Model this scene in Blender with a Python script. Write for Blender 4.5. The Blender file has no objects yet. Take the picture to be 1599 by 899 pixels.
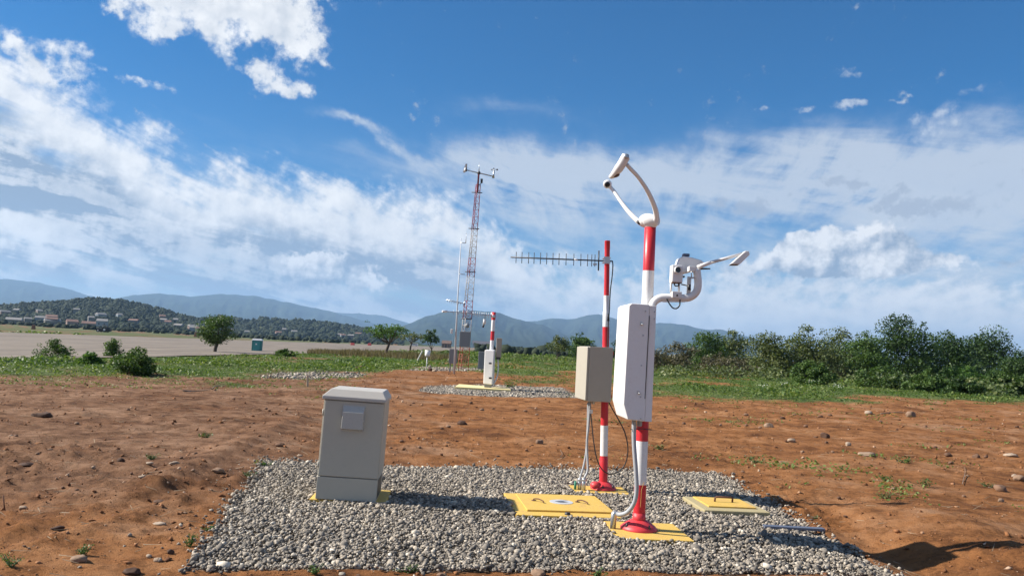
import bpy, bmesh, math, random
import numpy as np
from mathutils import Vector, Matrix

# ------------------------------------------------------------------ camera, sky, sun, exposure
scene = bpy.context.scene
COL = scene.collection
PITCH, ROLL, FPX, CAM_H = math.radians(4.35), math.radians(3.2), 1256.0, 1.6
cam_data = bpy.data.cameras.new("camera")
cam_data.sensor_width = 36.0
cam_data.lens = 36.0 * FPX / 1599.0
cam_data.clip_start = 0.05
cam_data.clip_end = 60000.0
cam = bpy.data.objects.new("camera", cam_data)
COL.objects.link(cam)
CAM_M = Matrix.Rotation(math.pi / 2 + PITCH, 4, 'X') @ Matrix.Rotation(ROLL, 4, 'Z')
cam.matrix_world = Matrix.Translation((0, 0, CAM_H)) @ CAM_M
scene.camera = cam
CR = np.array(CAM_M.to_3x3())

SUN_EL = math.radians(37.0)
SUN_AZ = math.radians(-87.0)          # clockwise from +Y: the sun stands to the left
sun_dir = Vector((math.sin(SUN_AZ) * math.cos(SUN_EL), math.cos(SUN_AZ) * math.cos(SUN_EL), math.sin(SUN_EL)))
sl = bpy.data.lights.new("sun", 'SUN')
sl.energy = 5.0
sl.angle = math.radians(0.53)
sl.color = (1.0, 0.94, 0.85)
sun = bpy.data.objects.new("sun", sl)
sun.rotation_euler = sun_dir.to_track_quat('Z', 'Y').to_euler()
sun.location = sun_dir * 50
COL.objects.link(sun)

scene.view_settings.view_transform = 'Standard'
scene.view_settings.look = 'None'
scene.view_settings.exposure = 0.92
scene.view_settings.gamma = 1.0
scene.view_settings.use_curve_mapping = False
scene.cycles.use_denoising = True
scene.cycles.max_bounces = 6
scene.cycles.diffuse_bounces = 3
scene.cycles.glossy_bounces = 3
scene.cycles.transmission_bounces = 4
scene.cycles.volume_bounces = 0
scene.cycles.transparent_max_bounces = 8
scene.cycles.volume_step_rate = 1.0


def ray(px, py):
    return CR @ np.array([(px - 799.5) / FPX, -(py - 449.5) / FPX, -1.0])


def atY(px, py, Y):
    d = ray(px, py)
    return Vector((0, 0, CAM_H)) + Vector(d * (Y / d[1]))


def ang(px, py):
    d = ray(px, py)
    return math.degrees(math.atan2(d[0], d[1])), math.degrees(math.atan2(d[2], math.hypot(d[0], d[1])))


# ---- node helper
class NT:
    def __init__(s, nt):
        s.nt = nt

    def n(s, t, **k):
        nd = s.nt.nodes.new(t)
        for a, v in k.items():
            setattr(nd, a, v)
        return nd

    def put(s, sock, v):
        if v is None:
            return
        if isinstance(v, bpy.types.NodeSocket):
            s.nt.links.new(v, sock)
        else:
            if isinstance(v, (tuple, list)) and len(v) == 3 and len(getattr(sock, 'default_value', (0, 0, 0))) == 4:
                v = (*v, 1)
            sock.default_value = v

    def m(s, op, a, b=None, c=None, clamp=False):
        nd = s.n('ShaderNodeMath', operation=op, use_clamp=clamp)
        for i, v in enumerate((a, b, c)):
            s.put(nd.inputs[i], v)
        return nd.outputs[0]

    def vm(s, op, a, b=None, scale=None):
        nd = s.n('ShaderNodeVectorMath', operation=op)
        s.put(nd.inputs[0], a)
        if b is not None:
            s.put(nd.inputs[1], b)
        if scale is not None:
            s.put(nd.inputs['Scale'], scale)
        return nd.outputs['Value'] if op in ('DOT_PRODUCT', 'LENGTH') else nd.outputs[0]

    def noise(s, vec, scale, detail=4, rough=0.55, lac=2.0, dist=0.0, out=0):
        nd = s.n('ShaderNodeTexNoise')
        s.put(nd.inputs['Vector'], vec)
        for k, v in (('Scale', scale), ('Detail', detail), ('Roughness', rough), ('Lacunarity', lac), ('Distortion', dist)):
            nd.inputs[k].default_value = v
        return nd.outputs[out]

    def ss(s, v, lo, hi):
        nd = s.n('ShaderNodeMapRange', interpolation_type='SMOOTHSTEP')
        s.put(nd.inputs[0], v)
        s.put(nd.inputs[1], lo)
        s.put(nd.inputs[2], hi)
        return nd.outputs[0]

    def mix(s, f, a, b, mode='MIX'):
        nd = s.n('ShaderNodeMix', data_type='RGBA', blend_type=mode)
        s.put(nd.inputs[0], f)
        s.put(nd.inputs[6], a)
        s.put(nd.inputs[7], b)
        return nd.outputs[2]

    def ramp(s, f, stops):
        nd = s.n('ShaderNodeValToRGB')
        e = nd.color_ramp.elements
        while len(e) < len(stops):
            e.new(0.5)
        for i, (p, c) in enumerate(stops):
            e[i].position = p
            e[i].color = (*c, 1)
        s.put(nd.inputs[0], f)
        return nd.outputs[0]

    def xyz(s, v):
        nd = s.n('ShaderNodeSeparateXYZ')
        s.put(nd.inputs[0], v)
        return nd.outputs

    def comb(s, x, y, z):
        nd = s.n('ShaderNodeCombineXYZ')
        for i, v in enumerate((x, y, z)):
            s.put(nd.inputs[i], v)
        return nd.outputs[0]

    def curve(s, v, pts):
        nd = s.n('ShaderNodeFloatCurve')
        c = nd.mapping.curves[0]
        for i, p in enumerate(pts):
            if i < 2:
                c.points[i].location = p
            else:
                c.points.new(*p)
        nd.mapping.use_clip = False
        nd.mapping.update()
        s.put(nd.inputs['Value'], v)
        return nd.outputs[0]


def make_world():
    w = bpy.data.worlds.new("World")
    scene.world = w
    w.use_nodes = True
    T = NT(w.node_tree)
    bg = w.node_tree.nodes['Background']
    STR = 0.05
    bg.inputs[1].default_value = STR
    sky = T.n('ShaderNodeTexSky', sky_type='NISHITA', sun_disc=False)
    sky.sun_elevation = SUN_EL
    sky.sun_rotation = SUN_AZ
    sky.altitude = 900
    sky.air_density = 1.0
    sky.dust_density = 0.25
    sky.ozone_density = 5.0
    hs = T.n('ShaderNodeHueSaturation')
    hs.inputs['Saturation'].default_value = 1.38
    hs.inputs['Value'].default_value = 1.18
    T.put(hs.inputs['Color'], sky.outputs[0])
    blue = hs.outputs[0]
    d = T.n('ShaderNodeTexCoord').outputs['Generated']
    x, y, z = T.xyz(d)
    az = T.m('MULTIPLY', T.m('ARCTAN2', x, y), 180 / math.pi)
    el = T.m('MULTIPLY', T.m('ARCSINE', z), 180 / math.pi)
    zz = T.m('MAXIMUM', T.m('ADD', z, 0.10), 0.02)
    plane = T.comb(T.m('DIVIDE', x, zz), T.m('DIVIDE', y, zz), 0.0)        # a cloud deck overhead
    ae = T.comb(az, el, 0.0)
    # ragged edges: warp the sky angles with noise
    wn = T.noise(ae, 0.16, 6, 0.62, out=1)
    wv = T.vm('MULTIPLY', T.vm('SUBTRACT', wn, (0.5, 0.5, 0.5)), (9.0, 5.0, 0.0))
    aw = T.vm('ADD', ae, wv)
    wx, wy, _ = T.xyz(aw)
    wsmall = T.vm('ADD', ae, T.vm('SCALE', wv, scale=0.42))
    sx, sy, _ = T.xyz(wsmall)

    def blob(pc, ps, pe, tilt=0.0, src=None):
        """soft ellipse: centre pixel, half size in photo pixels -> degrees, power"""
        ca, ce = ang(*pc)
        ra, re = ps[0] * 0.0456, ps[1] * 0.0456
        X, Y = src or (wx, wy)
        dx = T.m('SUBTRACT', X, ca)
        dy = T.m('SUBTRACT', Y, ce)
        c, sn = math.cos(tilt), math.sin(tilt)
        a = T.m('MULTIPLY_ADD', dx, c / ra, T.m('MULTIPLY', dy, sn / ra))
        b = T.m('MULTIPLY_ADD', dx, -sn / re, T.m('MULTIPLY', dy, c / re))
        q = T.m('ADD', T.m('MULTIPLY', a, a), T.m('MULTIPLY', b, b))
        return T.m('MULTIPLY', T.m('EXPONENT', T.m('MULTIPLY', q, -1.0)), pe)

    def total(lst):
        r = lst[0]
        for b in lst[1:]:
            r = T.m('ADD', r, b)
        return r

    big = T.noise(plane, 0.9, 7, 0.60)
    fine = T.noise(plane, 3.2, 7, 0.62)
    rot = T.n('ShaderNodeVectorRotate', rotation_type='Z_AXIS')
    rot.inputs['Angle'].default_value = math.radians(9)
    T.put(rot.inputs['Vector'], plane)
    streak = T.noise(T.vm('MULTIPLY', rot.outputs[0], (2.1, 0.50, 1)), 0.9, 8, 0.60, dist=0.35)
    fibre = T.noise(T.vm('MULTIPLY', rot.outputs[0], (6.5, 1.3, 1)), 1.0, 7, 0.62, dist=0.5)
    tilt = T.comb(T.m('MULTIPLY', az, 0.085), T.m('MULTIPLY', T.m('MULTIPLY_ADD', az, 0.17, el), 0.50), 0.0)
    layer = T.noise(tilt, 1.0, 8, 0.60, dist=0.6)
    layer2 = T.noise(T.vm('ADD', tilt, (7.3, 3.1, 2.0)), 0.8, 8, 0.60, dist=0.6)
    mott = T.noise(T.vm('MULTIPLY', ae, (1.0, 2.1, 1)), 0.30, 8, 0.62, dist=0.3)
    puff = T.noise(ae, 0.34, 7, 0.58)
    # sun-ward copies for relief
    puff2 = T.noise(T.vm('ADD', ae, (-0.9, 0.9, 0.0)), 0.34, 7, 0.58)
    fine2 = T.noise(T.vm('ADD', ae, (-0.35, 0.35, 0.0)), 1.1, 5, 0.6)
    fine1 = T.noise(ae, 1.1, 5, 0.6)

    grain = T.m('SUBTRACT', fine1, 0.5)
    # 1: the bank on the left, below a sloping upper edge; to the right the edge stays low
    edge_px = [(-700, -140), (-350, 10), (-60, 55), (20, 85), (90, 135), (170, 190), (235, 245), (300, 275), (390, 272), (470, 290),
               (560, 305), (640, 318), (720, 335), (800, 385), (860, 425), (960, 440), (1100, 440), (1300, 440), (1600, 470), (2000, 470)]
    pts = []
    for p in edge_px:
        a, e = ang(*p)
        pts.append(((a + 60) / 120, e / 60))
    pts = sorted(pts)
    pts = [(-0.5, pts[0][1])] + pts + [(1.5, pts[-1][1])]
    edge = T.m('MULTIPLY', T.curve(T.m('DIVIDE', T.m('ADD', sx, 60), 120), pts), 60.0)
    below = T.m('SUBTRACT', edge, sy)                 # degrees below the edge
    bank_core = T.ss(T.m('ADD', below, T.m('ADD', T.m('MULTIPLY', T.m('SUBTRACT', puff, 0.5), 5.0), T.m('ADD', T.m('MULTIPLY', grain, 3.2), T.m('MULTIPLY', T.m('SUBTRACT', fibre, 0.5), 6.0)))), -1.6, 1.9)
    sf = T.m('ADD', T.m('MULTIPLY', streak, 0.50), T.m('ADD', T.m('MULTIPLY', fibre, 0.22), T.m('MULTIPLY', mott, 0.28)))
    holes = T.ss(T.m('ADD', T.m('ADD', T.m('MULTIPLY', sf, 0.45), T.m('MULTIPLY', layer2, 0.55)), T.m('MULTIPLY', T.ss(below, 4.0, 0.0), 0.16)), 0.39, 0.52)
    bank = T.m('MULTIPLY', bank_core, T.m('MULTIPLY_ADD', holes, 0.72, 0.28))
    rim = T.m('MULTIPLY', bank_core, T.ss(below, 5.0, 0.3))
    # 2: separate white clouds high up on the left
    high = total([blob((300, -10), (75, 38), 1.05), blob((415, 5), (85, 45), 1.1), blob((440, 55), (45, 34), 0.8),
                  blob((335, 40), (22, 40), 0.7), blob((262, 42), (20, 14), 0.75), blob((215, 15), (16, 14), 0.7),
                  blob((395, 72), (16, 16), 0.5), blob((345, 95), (18, 20), 0.45), blob((395, 118), (28, 11), 0.85),
                  blob((450, 130), (36, 13), 0.9), blob((215, 125), (45, 8), 0.55, -0.2), blob((30, 75), (60, 22), 0.8, -0.5),
                  blob((110, 70), (40, 14), 0.5), blob((505, 85), (20, 6), 0.5), blob((100, 100), (50, 14), 0.45)])
    highd = T.ss(T.m('ADD', high, T.m('ADD', T.m('MULTIPLY', T.m('SUBTRACT', puff, 0.5), 1.2), T.m('MULTIPLY', grain, 1.5))), 0.24, 0.92)
    highd = T.m('MULTIPLY', highd, T.ss(high, 0.04, 0.26))
    # 3: cumulus low down
    cum = total([blob((1262, 390), (50, 28), 1.25), blob((1378, 394), (48, 28), 1.2), blob((1320, 424), (110, 18), 0.9),
                 blob((1150, 430), (30, 15), 0.5), blob((515, 418), (62, 20), 1.35), blob((560, 436), (50, 16), 0.9), blob((470, 432), (45, 14), 0.7),
                 blob((905, 470), (45, 24), 0.6), blob((1590, 412), (40, 14), 0.7), blob((1480, 408), (45, 12), 0.5),
                 blob((870, 300), (60, 10), 0.0)])
    cumd = T.ss(T.m('ADD', cum, T.m('ADD', T.m('MULTIPLY', T.m('SUBTRACT', puff, 0.5), 1.3), T.m('MULTIPLY', grain, 0.7))), 0.30, 0.60)
    # small puffs to the upper right
    sm = total([blob((1255, 172), (22, 9), 0.85), blob((1325, 166), (26, 8), 0.85), blob((1195, 176), (14, 6), 0.6),
                blob((1380, 156), (14, 6), 0.6), blob((1345, 112), (16, 8), 0.6), blob((1490, 165), (75, 9), 0.55, 0.15),
                blob((1430, 198), (100, 14), 0.5, 0.1), blob((1395, 108), (10, 5), 0.5), blob((1412, 140), (14, 5), 0.4)])
    smd = T.ss(T.m('ADD', sm, T.m('ADD', T.m('MULTIPLY', T.m('SUBTRACT', puff, 0.5), 1.5), T.m('MULTIPLY', grain, 1.0))), 0.30, 1.05)
    smd = T.m('MULTIPLY', smd, T.ss(sm, 0.05, 0.28))
    # 4: thin veil across the right half and cirrus wisps
    veil = total([blob((1330, 285), (420, 68), 1.05), blob((900, 262), (230, 34), 0.55), blob((1560, 290), (220, 70), 0.6),
                  blob((760, 160), (70, 26), 0.26), blob((860, 165), (90, 18), 0.16), blob((830, 300), (130, 60), 0.55),
                  blob((1000, 400), (400, 60), 0.40), blob((1500, 440), (300, 60), 0.35), blob((430, 210), (300, 16), 0.22, -0.12),
                  blob((600, 212), (95, 12), 0.5, -0.33), blob((560, 195), (60, 8), 0.3, -0.33), blob((780, 275), (60, 30), 0.35)])
    veild = T.ss(T.m('MULTIPLY', veil, T.m('ADD', T.m('MULTIPLY_ADD', T.m('SUBTRACT', sf, 0.5), 3.0, 1.0), T.m('ADD', T.m('MULTIPLY', T.m('SUBTRACT', fibre, 0.5), 1.6), T.m('MULTIPLY', T.m('SUBTRACT', layer2, 0.5), 3.0)))), 0.06, 1.05)
    dark = total([blob((1450, 310), (95, 26), 0.9), blob((1380, 285), (60, 10), 0.6), blob((1150, 325), (38, 16), 0.8),
                  blob((1520, 250), (90, 10), 0.5), blob((1310, 288), (25, 9), 0.6)])
    darkd = T.ss(T.m('ADD', dark, T.m('ADD', T.m('MULTIPLY', T.m('SUBTRACT', fibre, 0.5), 2.6), T.m('MULTIPLY', grain, 2.2))), 0.42, 0.95)
    # 5: cloudy, bright air near the horizon all the way round
    low = T.m('MULTIPLY', T.ss(el, 15.0, 1.5), T.ss(T.m('ADD', T.m('MULTIPLY', layer, 0.75), T.m('MULTIPLY', puff, 0.35)), 0.47, 0.66))
    # elsewhere in the sky (outside the photograph's field): scattered clouds of the same deck
    out = T.m('MULTIPLY', T.ss(T.m('ABSOLUTE', az), 40.0, 70.0), T.ss(T.m('ADD', big, T.m('MULTIPLY', fine, 0.25)), 0.64, 0.80))
    out2 = T.m('MULTIPLY', T.ss(el, 34.0, 50.0), T.ss(T.m('ADD', big, T.m('MULTIPLY', fine, 0.25)), 0.68, 0.84))

    relief = T.m('ADD', T.m('MULTIPLY', T.m('SUBTRACT', puff, puff2), 2.4), T.m('MULTIPLY', T.m('SUBTRACT', fine1, fine2), 0.9))
    # tones
    greytone = T.ss(T.m('ADD', T.m('ADD', T.m('MULTIPLY', T.m('SUBTRACT', sf, 0.5), 1.6), T.m('MULTIPLY', T.m('SUBTRACT', layer, 0.5), 4.2)), T.m('MULTIPLY', relief, 0.6)), -0.30, 0.42)
    grey_w = T.m('MULTIPLY', T.ss(below, 1.5, 6.0), 1.0)
    stripe = T.m('MULTIPLY', T.m('MULTIPLY', T.ss(below, 2.2, 4.6), T.ss(below, 10.5, 6.0)), T.m('MULTIPLY_ADD', T.m('ADD', T.m('MULTIPLY', puff, 0.4), T.m('MULTIPLY', fibre, 0.6)), 1.05, -0.02))
    bank_b = T.m('SUBTRACT', T.m('ADD', T.m('MULTIPLY', relief, 0.45), T.m('SUBTRACT', 0.98, T.m('MULTIPLY', grey_w, T.m('SUBTRACT', 0.78, T.m('MULTIPLY', greytone, 0.86))))), stripe)
    base_dark = T.m('ADD', T.m('MULTIPLY', T.ss(T.m('ABSOLUTE', T.m('SUBTRACT', sx, ang(515, 440)[0])), 4.5, 2.0), T.ss(sy, ang(515, 428)[1], ang(515, 446)[1])),
                      T.m('MULTIPLY', T.ss(T.m('ABSOLUTE', T.m('SUBTRACT', sx, ang(1320, 430)[0])), 8.0, 4.0), T.ss(sy, ang(1320, 400)[1], ang(1320, 436)[1])))
    cum_b = T.m('ADD', T.m('SUBTRACT', 0.72, T.m('MULTIPLY', base_dark, 0.42)), T.m('ADD', T.m('MULTIPLY', relief, 1.5), T.m('MULTIPLY', T.m('SUBTRACT', 0.5, puff), 0.2)))
    white_b = T.m('ADD', 0.88, T.m('MULTIPLY', relief, 0.5))
    K = 10.7

    def tone(v, lo=(0.30, 0.385, 0.51), hi=(0.97, 0.98, 0.99)):
        vv = T.m('MAXIMUM', T.m('MINIMUM', v, 1.12), 0.0)
        c = T.mix(vv, lo, hi)
        w.node_tree.nodes[-1].clamp_factor = False
        return T.vm('SCALE', c, scale=K)

    c = blue
    c = T.mix(T.m('MULTIPLY', veild, 0.80), c, T.vm('SCALE', (0.68, 0.73, 0.80), scale=K))
    c = T.mix(T.m('MULTIPLY', low, 0.85), c, T.vm('SCALE', (0.74, 0.79, 0.83), scale=K))
    c = T.mix(T.m('MULTIPLY', darkd, 0.72), c, T.vm('SCALE', (0.40, 0.47, 0.59), scale=K))
    c = T.mix(T.m('MULTIPLY', smd, 0.62), c, tone(white_b))
    c = T.mix(T.m('MULTIPLY', bank, 0.96), c, tone(bank_b))
    c = T.mix(T.m('MULTIPLY', rim, T.m('MULTIPLY', T.ss(relief, -0.25, 0.35), 0.55)), c, tone(white_b))
    c = T.mix(T.m('MULTIPLY', cumd, 0.92), c, tone(cum_b))
    c = T.mix(T.m('MULTIPLY', highd, 0.95), c, tone(white_b))
    c = T.mix(T.m('MULTIPLY', out, 0.9), c, tone(white_b))
    c = T.mix(T.m('MULTIPLY', out2, 0.9), c, tone(white_b))
    T.put(bg.inputs[0], c)
    w.cycles.sampling_method = 'MANUAL'
    w.cycles.sample_map_resolution = 512


make_world()

# ------------------------------------------------------------------ noise and terrain (numpy)
def _hash(ix, iy, seed):
    h = (ix.astype(np.int64) * 374761393 + iy.astype(np.int64) * 668265263 + seed * 144665) & 0xFFFFFFFF
    h = ((h ^ (h >> 13)) * 1274126177) & 0xFFFFFFFF
    return ((h ^ (h >> 16)) & 0xFFFF) / 65535.0


def vn(x, y, seed=0):
    x = np.asarray(x, float)
    y = np.asarray(y, float)
    ix, iy = np.floor(x), np.floor(y)
    fx, fy = x - ix, y - iy
    fx, fy = fx * fx * (3 - 2 * fx), fy * fy * (3 - 2 * fy)
    a, b = _hash(ix, iy, seed), _hash(ix + 1, iy, seed)
    c, d = _hash(ix, iy + 1, seed), _hash(ix + 1, iy + 1, seed)
    return (a + (b - a) * fx) * (1 - fy) + (c + (d - c) * fx) * fy


def fbm(x, y, octv=4, seed=0, gain=0.5):
    s, a, t = 0.0, 1.0, 0.0
    for o in range(octv):
        s = s + a * (vn(x * 2 ** o + 17.3 * o, y * 2 ** o - 9.1 * o, seed + o) - 0.5)
        t += a
        a *= gain
    return s / t * 2          # about -1 .. 1


def sstep(v, lo, hi):
    t = np.clip((np.asarray(v, float) - lo) / (hi - lo), 0, 1)
    return t * t * (3 - 2 * t)


RWY_X0, RWY_X1 = -86.0, -20.5


def zsmooth(x, y):
    x = np.asarray(x, float)
    y = np.asarray(y, float)
    r = sstep(y, 14, 45) * np.clip(0.22 + 0.010 * x, -0.75, 0.55)
    return r


def at(px, py, it=12):
    """ground point under a spot of the photograph"""
    d = ray(px, py)
    z = 0.0
    for _ in range(it):
        t = (z - CAM_H) / d[2]
        z = 0.5 * z + 0.5 * float(zsmooth(d[0] * t, d[1] * t))
    t = (z - CAM_H) / d[2]
    return Vector((d[0] * t, d[1] * t, z))


PAD = [(-2.14, 5.69), (3.20, 6.66), (3.05, 11.85), (-3.0, 10.45)]       # the gravel bed, corners on the ground
PAD2 = [tuple(at(652, 612)[:2]), tuple(at(760, 620)[:2]), tuple(at(905, 622)[:2]), tuple(at(880, 606)[:2]), tuple(at(760, 601)[:2]), tuple(at(668, 603)[:2])]
PAD3 = [tuple(at(392, 590)[:2]), tuple(at(470, 593)[:2]), tuple(at(560, 590)[:2]), tuple(at(575, 585)[:2]), tuple(at(500, 582)[:2]), tuple(at(430, 583)[:2])]
PAD4 = [tuple(at(638, 579)[:2]), tuple(at(760, 580)[:2]), tuple(at(765, 574)[:2]), tuple(at(645, 574)[:2])]


def poly_sd(x, y, poly):
    """signed distance to a polygon, positive inside"""
    x = np.asarray(x, float)
    y = np.asarray(y, float)
    best = np.full(x.shape, 1e9)
    inside = np.zeros(x.shape, bool)
    n = len(poly)
    for i in range(n):
        (x0, y0), (x1, y1) = poly[i], poly[(i + 1) % n]
        dx, dy = x1 - x0, y1 - y0
        t = np.clip(((x - x0) * dx + (y - y0) * dy) / (dx * dx + dy * dy), 0, 1)
        best = np.minimum(best, np.hypot(x - x0 - t * dx, y - y0 - t * dy))
        cond = ((y0 > y) != (y1 > y)) & (x < (x1 - x0) * (y - y0) / (y1 - y0 + 1e-12) + x0)
        inside ^= cond
    return np.where(inside, best, -best)


def pad_edge(x, y):
    return poly_sd(x, y, PAD) + 0.10 * fbm(x * 2.2, y * 2.2, 3, 5)


def seg_dist(x, y, a, b):
    dx, dy = b[0] - a[0], b[1] - a[1]
    t = np.clip(((x - a[0]) * dx + (y - a[1]) * dy) / (dx * dx + dy * dy), 0, 1)
    return np.hypot(x - a[0] - t * dx, y - a[1] - t * dy)


R1, R2 = at(470, 655), at(235, 765)
RUTS = [(at(-120, 706), at(470, 645)), (at(-120, 668), at(420, 625)), (at(-60, 860), at(300, 765)), (at(1120, 668), at(1700, 690)), (at(1120, 645), at(1700, 655))]


def zg(x, y):
    """full ground height"""
    x = np.asarray(x, float)
    y = np.asarray(y, float)
    z = zsmooth(x, y)
    r = np.hypot(x, y)
    rw = sstep(x, RWY_X0 - 4, RWY_X0) * (1 - sstep(x, RWY_X1, RWY_X1 + 2.5)) * sstep(y, 0, 6)
    amp = (1 - sstep(r, 60, 160)) * (1 - rw)
    pad = sstep(pad_edge(x, y), -0.10, 0.06)
    p2 = np.maximum(np.maximum(sstep(poly_sd(x, y, PAD2), -0.3, 0.3), sstep(poly_sd(x, y, PAD3), -0.3, 0.3)), sstep(poly_sd(x, y, PAD4), -0.3, 0.3))
    rel = 0.060 * fbm(x / 2.3, y / 2.3, 3, 11) + 0.052 * fbm(x / 0.55, y / 0.55, 3, 23) * (0.4 + 0.9 * vn(x / 3.1, y / 3.1, 61))
    rough = np.clip(fbm(x / 1.7, y / 1.7, 3, 41) + 0.35, 0, 1)
    lump = np.abs(fbm(x / 0.17, y / 0.17, 3, 31))
    rel = rel + rough * (1 - sstep(r, 25, 60)) * 0.048 * np.maximum(0, lump - 0.18) * 2.2 + 0.012 * fbm(x / 0.09, y / 0.09, 2, 37) * (1 - sstep(r, 12, 25))
    big = 0.10 * fbm(x / 14, y / 14, 2, 71) * sstep(r, 15, 35)
    z = z + amp * (1 - pad) * (1 - 0.8 * p2) * rel + amp * (1 - p2) * big * (1 - pad)
    # a diagonal ridge of scraped soil on the left, a soft trench right of the gravel bed
    for ra, rb in RUTS:
        sdv = seg_dist(x, y, ra, rb)
        z = z + (1 - pad) * (0.022 * np.exp(-((sdv - 0.22) / 0.08) ** 2) - 0.028 * np.exp(-(sdv / 0.13) ** 2)) * (0.5 + 0.8 * vn(x / 0.8, y / 0.8, 15))
    z = z + 0.055 * np.exp(-(seg_dist(x, y, R1, R2) / 0.22) ** 2)
    z = z + 0.05 * np.exp(-(seg_dist(x, y, R1, R2) / 0.75) ** 2)
    d = poly_sd(x, y, PAD)
    right = sstep(x, 2.2, 3.0) * sstep(y, 4.5, 5.6) * (1 - sstep(y, 8.2, 10.0))
    z = z - 0.15 * right * np.exp(-((d + 0.42) / 0.34) ** 2) + 0.09 * right * np.exp(-((d + 1.5) / 0.55) ** 2)
    z = z + (0.03 * right - 0.02) * (1 - pad) * sstep(d, -0.9, -0.25)
    z = z - 0.050 * pad
    z = z - 0.05 * rw
    return z


# where green cover begins, as a function of bearing
GE = [(-500, 596), (0, 604), (120, 599), (200, 594), (330, 603), (430, 609), (520, 611), (575, 598), (615, 577), (690, 573), (760, 582),
      (800, 596), (860, 603), (900, 617), (1100, 622), (1300, 629), (1599, 633), (2000, 640)]
_ga = [math.atan2(at(*p).x, at(*p).y) for p in GE]
_gr = [math.hypot(at(*p).x, at(*p).y) for p in GE]


def grass_mask(x, y):
    a = np.arctan2(x, y)
    r = np.hypot(x, y)
    e = np.interp(a, _ga, _gr)
    t = np.log(np.maximum(r, 0.5) / e) / np.log(1.35)
    g = sstep(t + 0.95 * fbm(x / 3.0, y / 3.0, 5, 3, 0.65) + 0.25, -0.15, 0.75)
    g = np.where(y < 0, sstep(r, 25, 40), g)
    patch = 0.30 + 0.70 * sstep(fbm(x / 5, y / 7, 4, 19), -0.42, 0.12)
    bare = 1 - 0.75 * np.exp(-((r - 33) / 3.5) ** 2) * sstep(a, 0.02, 0.08) * (1 - sstep(a, 0.12, 0.2))
    g = g * patch * bare
    # thin weeds on the soil to the right
    g = g + 0.22 * sstep(fbm(x / 1.3, y / 1.3, 4, 29), 0.10, 0.45) * sstep(a, 0.02, 0.2) * sstep(r, 8, 11)
    g = g * (1 - sstep(poly_sd(x, y, PAD), -0.15, 0.1))
    g = g * (1 - 0.75 * sstep(poly_sd(x, y, PAD2), -0.4, 0.3)) * (1 - 0.7 * sstep(poly_sd(x, y, PAD3), -0.3, 0.3))
    rw = sstep(x, RWY_X0 - 1, RWY_X0) * (1 - sstep(x, RWY_X1 - 1.0, RWY_X1 + 1.0))
    return np.clip(g * (1 - rw), 0, 1)


# ------------------------------------------------------------------ materials
MATS = {}


def principled(name):
    m = bpy.data.materials.new(name)
    m.use_nodes = True
    T = NT(m.node_tree)
    b = m.node_tree.nodes['Principled BSDF']
    return m, T, b


def painted(name, col, rough=0.5, metal=0.0, dirt=0.25, dirtcol=(0.22, 0.13, 0.07), scale=7.0, bump=0.0, spec=0.5):
    """paint or metal with faint blotches, dust that gathers low down and slight waviness"""
    if name in MATS:
        return MATS[name]
    m, T, b = principled(name)
    pos = T.n('ShaderNodeTexCoord').outputs['Object']
    n1 = T.noise(pos, scale, 6, 0.65)
    n2 = T.noise(pos, scale * 6, 4, 0.6)
    v = T.m('MULTIPLY_ADD', T.m('SUBTRACT', n1, 0.5), 0.20, 1.0)
    c = T.vm('SCALE', col, scale=v)
    f = T.m('MULTIPLY', T.ss(T.m('ADD', T.m('MULTIPLY', n1, 0.65), T.m('MULTIPLY', n2, 0.4)), 0.50, 0.78), dirt)
    c = T.mix(f, c, dirtcol)
    T.put(b.inputs['Base Color'], c)
    T.put(b.inputs['Roughness'], T.m('MULTIPLY_ADD', T.m('SUBTRACT', n2, 0.5), 0.3, rough))
    b.inputs['Metallic'].default_value = metal
    b.inputs['Specular IOR Level'].default_value = spec
    if bump:
        bp = T.n('ShaderNodeBump')
        bp.inputs['Strength'].default_value = bump
        bp.inputs['Distance'].default_value = 0.004
        T.put(bp.inputs['Height'], T.noise(pos, scale * 14, 3, 0.6))
        T.put(b.inputs['Normal'], bp.outputs[0])
    MATS[name] = m
    return m


WHITE = painted('white_paint', (0.76, 0.745, 0.72), 0.42, dirt=0.22, dirtcol=(0.45, 0.36, 0.27))
BANDW = painted('white_band_paint', (0.76, 0.755, 0.74), 0.42, dirt=0.30, dirtcol=(0.42, 0.30, 0.2))
BANDR = painted('red_band_paint', (0.56, 0.020, 0.030), 0.40, dirt=0.35, dirtcol=(0.35, 0.10, 0.07))
FLANGE = painted('red_flange_paint', (0.58, 0.035, 0.045), 0.5, dirt=0.35, dirtcol=(0.40, 0.16, 0.10), scale=14)
YELLOW = painted('yellow_concrete_paint', (0.60, 0.39, 0.080), 0.75, dirt=0.85, dirtcol=(0.42, 0.24, 0.10), scale=6, bump=0.4)
YEDGE = painted('faded_yellow_concrete', (0.36, 0.30, 0.16), 0.85, dirt=0.6, dirtcol=(0.30, 0.24, 0.15), scale=8, bump=0.5)
PALEY = painted('pale_yellow_concrete', (0.74, 0.60, 0.28), 0.8, dirt=0.4, scale=5, bump=0.3)
BEIGE = painted('beige_enclosure_paint', (0.40, 0.365, 0.295), 0.5, dirt=0.18, dirtcol=(0.36, 0.28, 0.20))
CABINET = painted('grey_green_cabinet_paint', (0.44, 0.412, 0.338), 0.55, dirt=0.22, dirtcol=(0.33, 0.30, 0.24), scale=4)
CABLID = painted('cabinet_lid_paint', (0.46, 0.43, 0.38), 0.55, dirt=0.3, dirtcol=(0.36, 0.31, 0.24), scale=5)
HOODM = painted('vent_hood_paint', (0.42, 0.41, 0.37), 0.30, dirt=0.15)
CONDUIT = painted('grey_conduit', (0.36, 0.37, 0.38), 0.5, dirt=0.3, scale=12)
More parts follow.
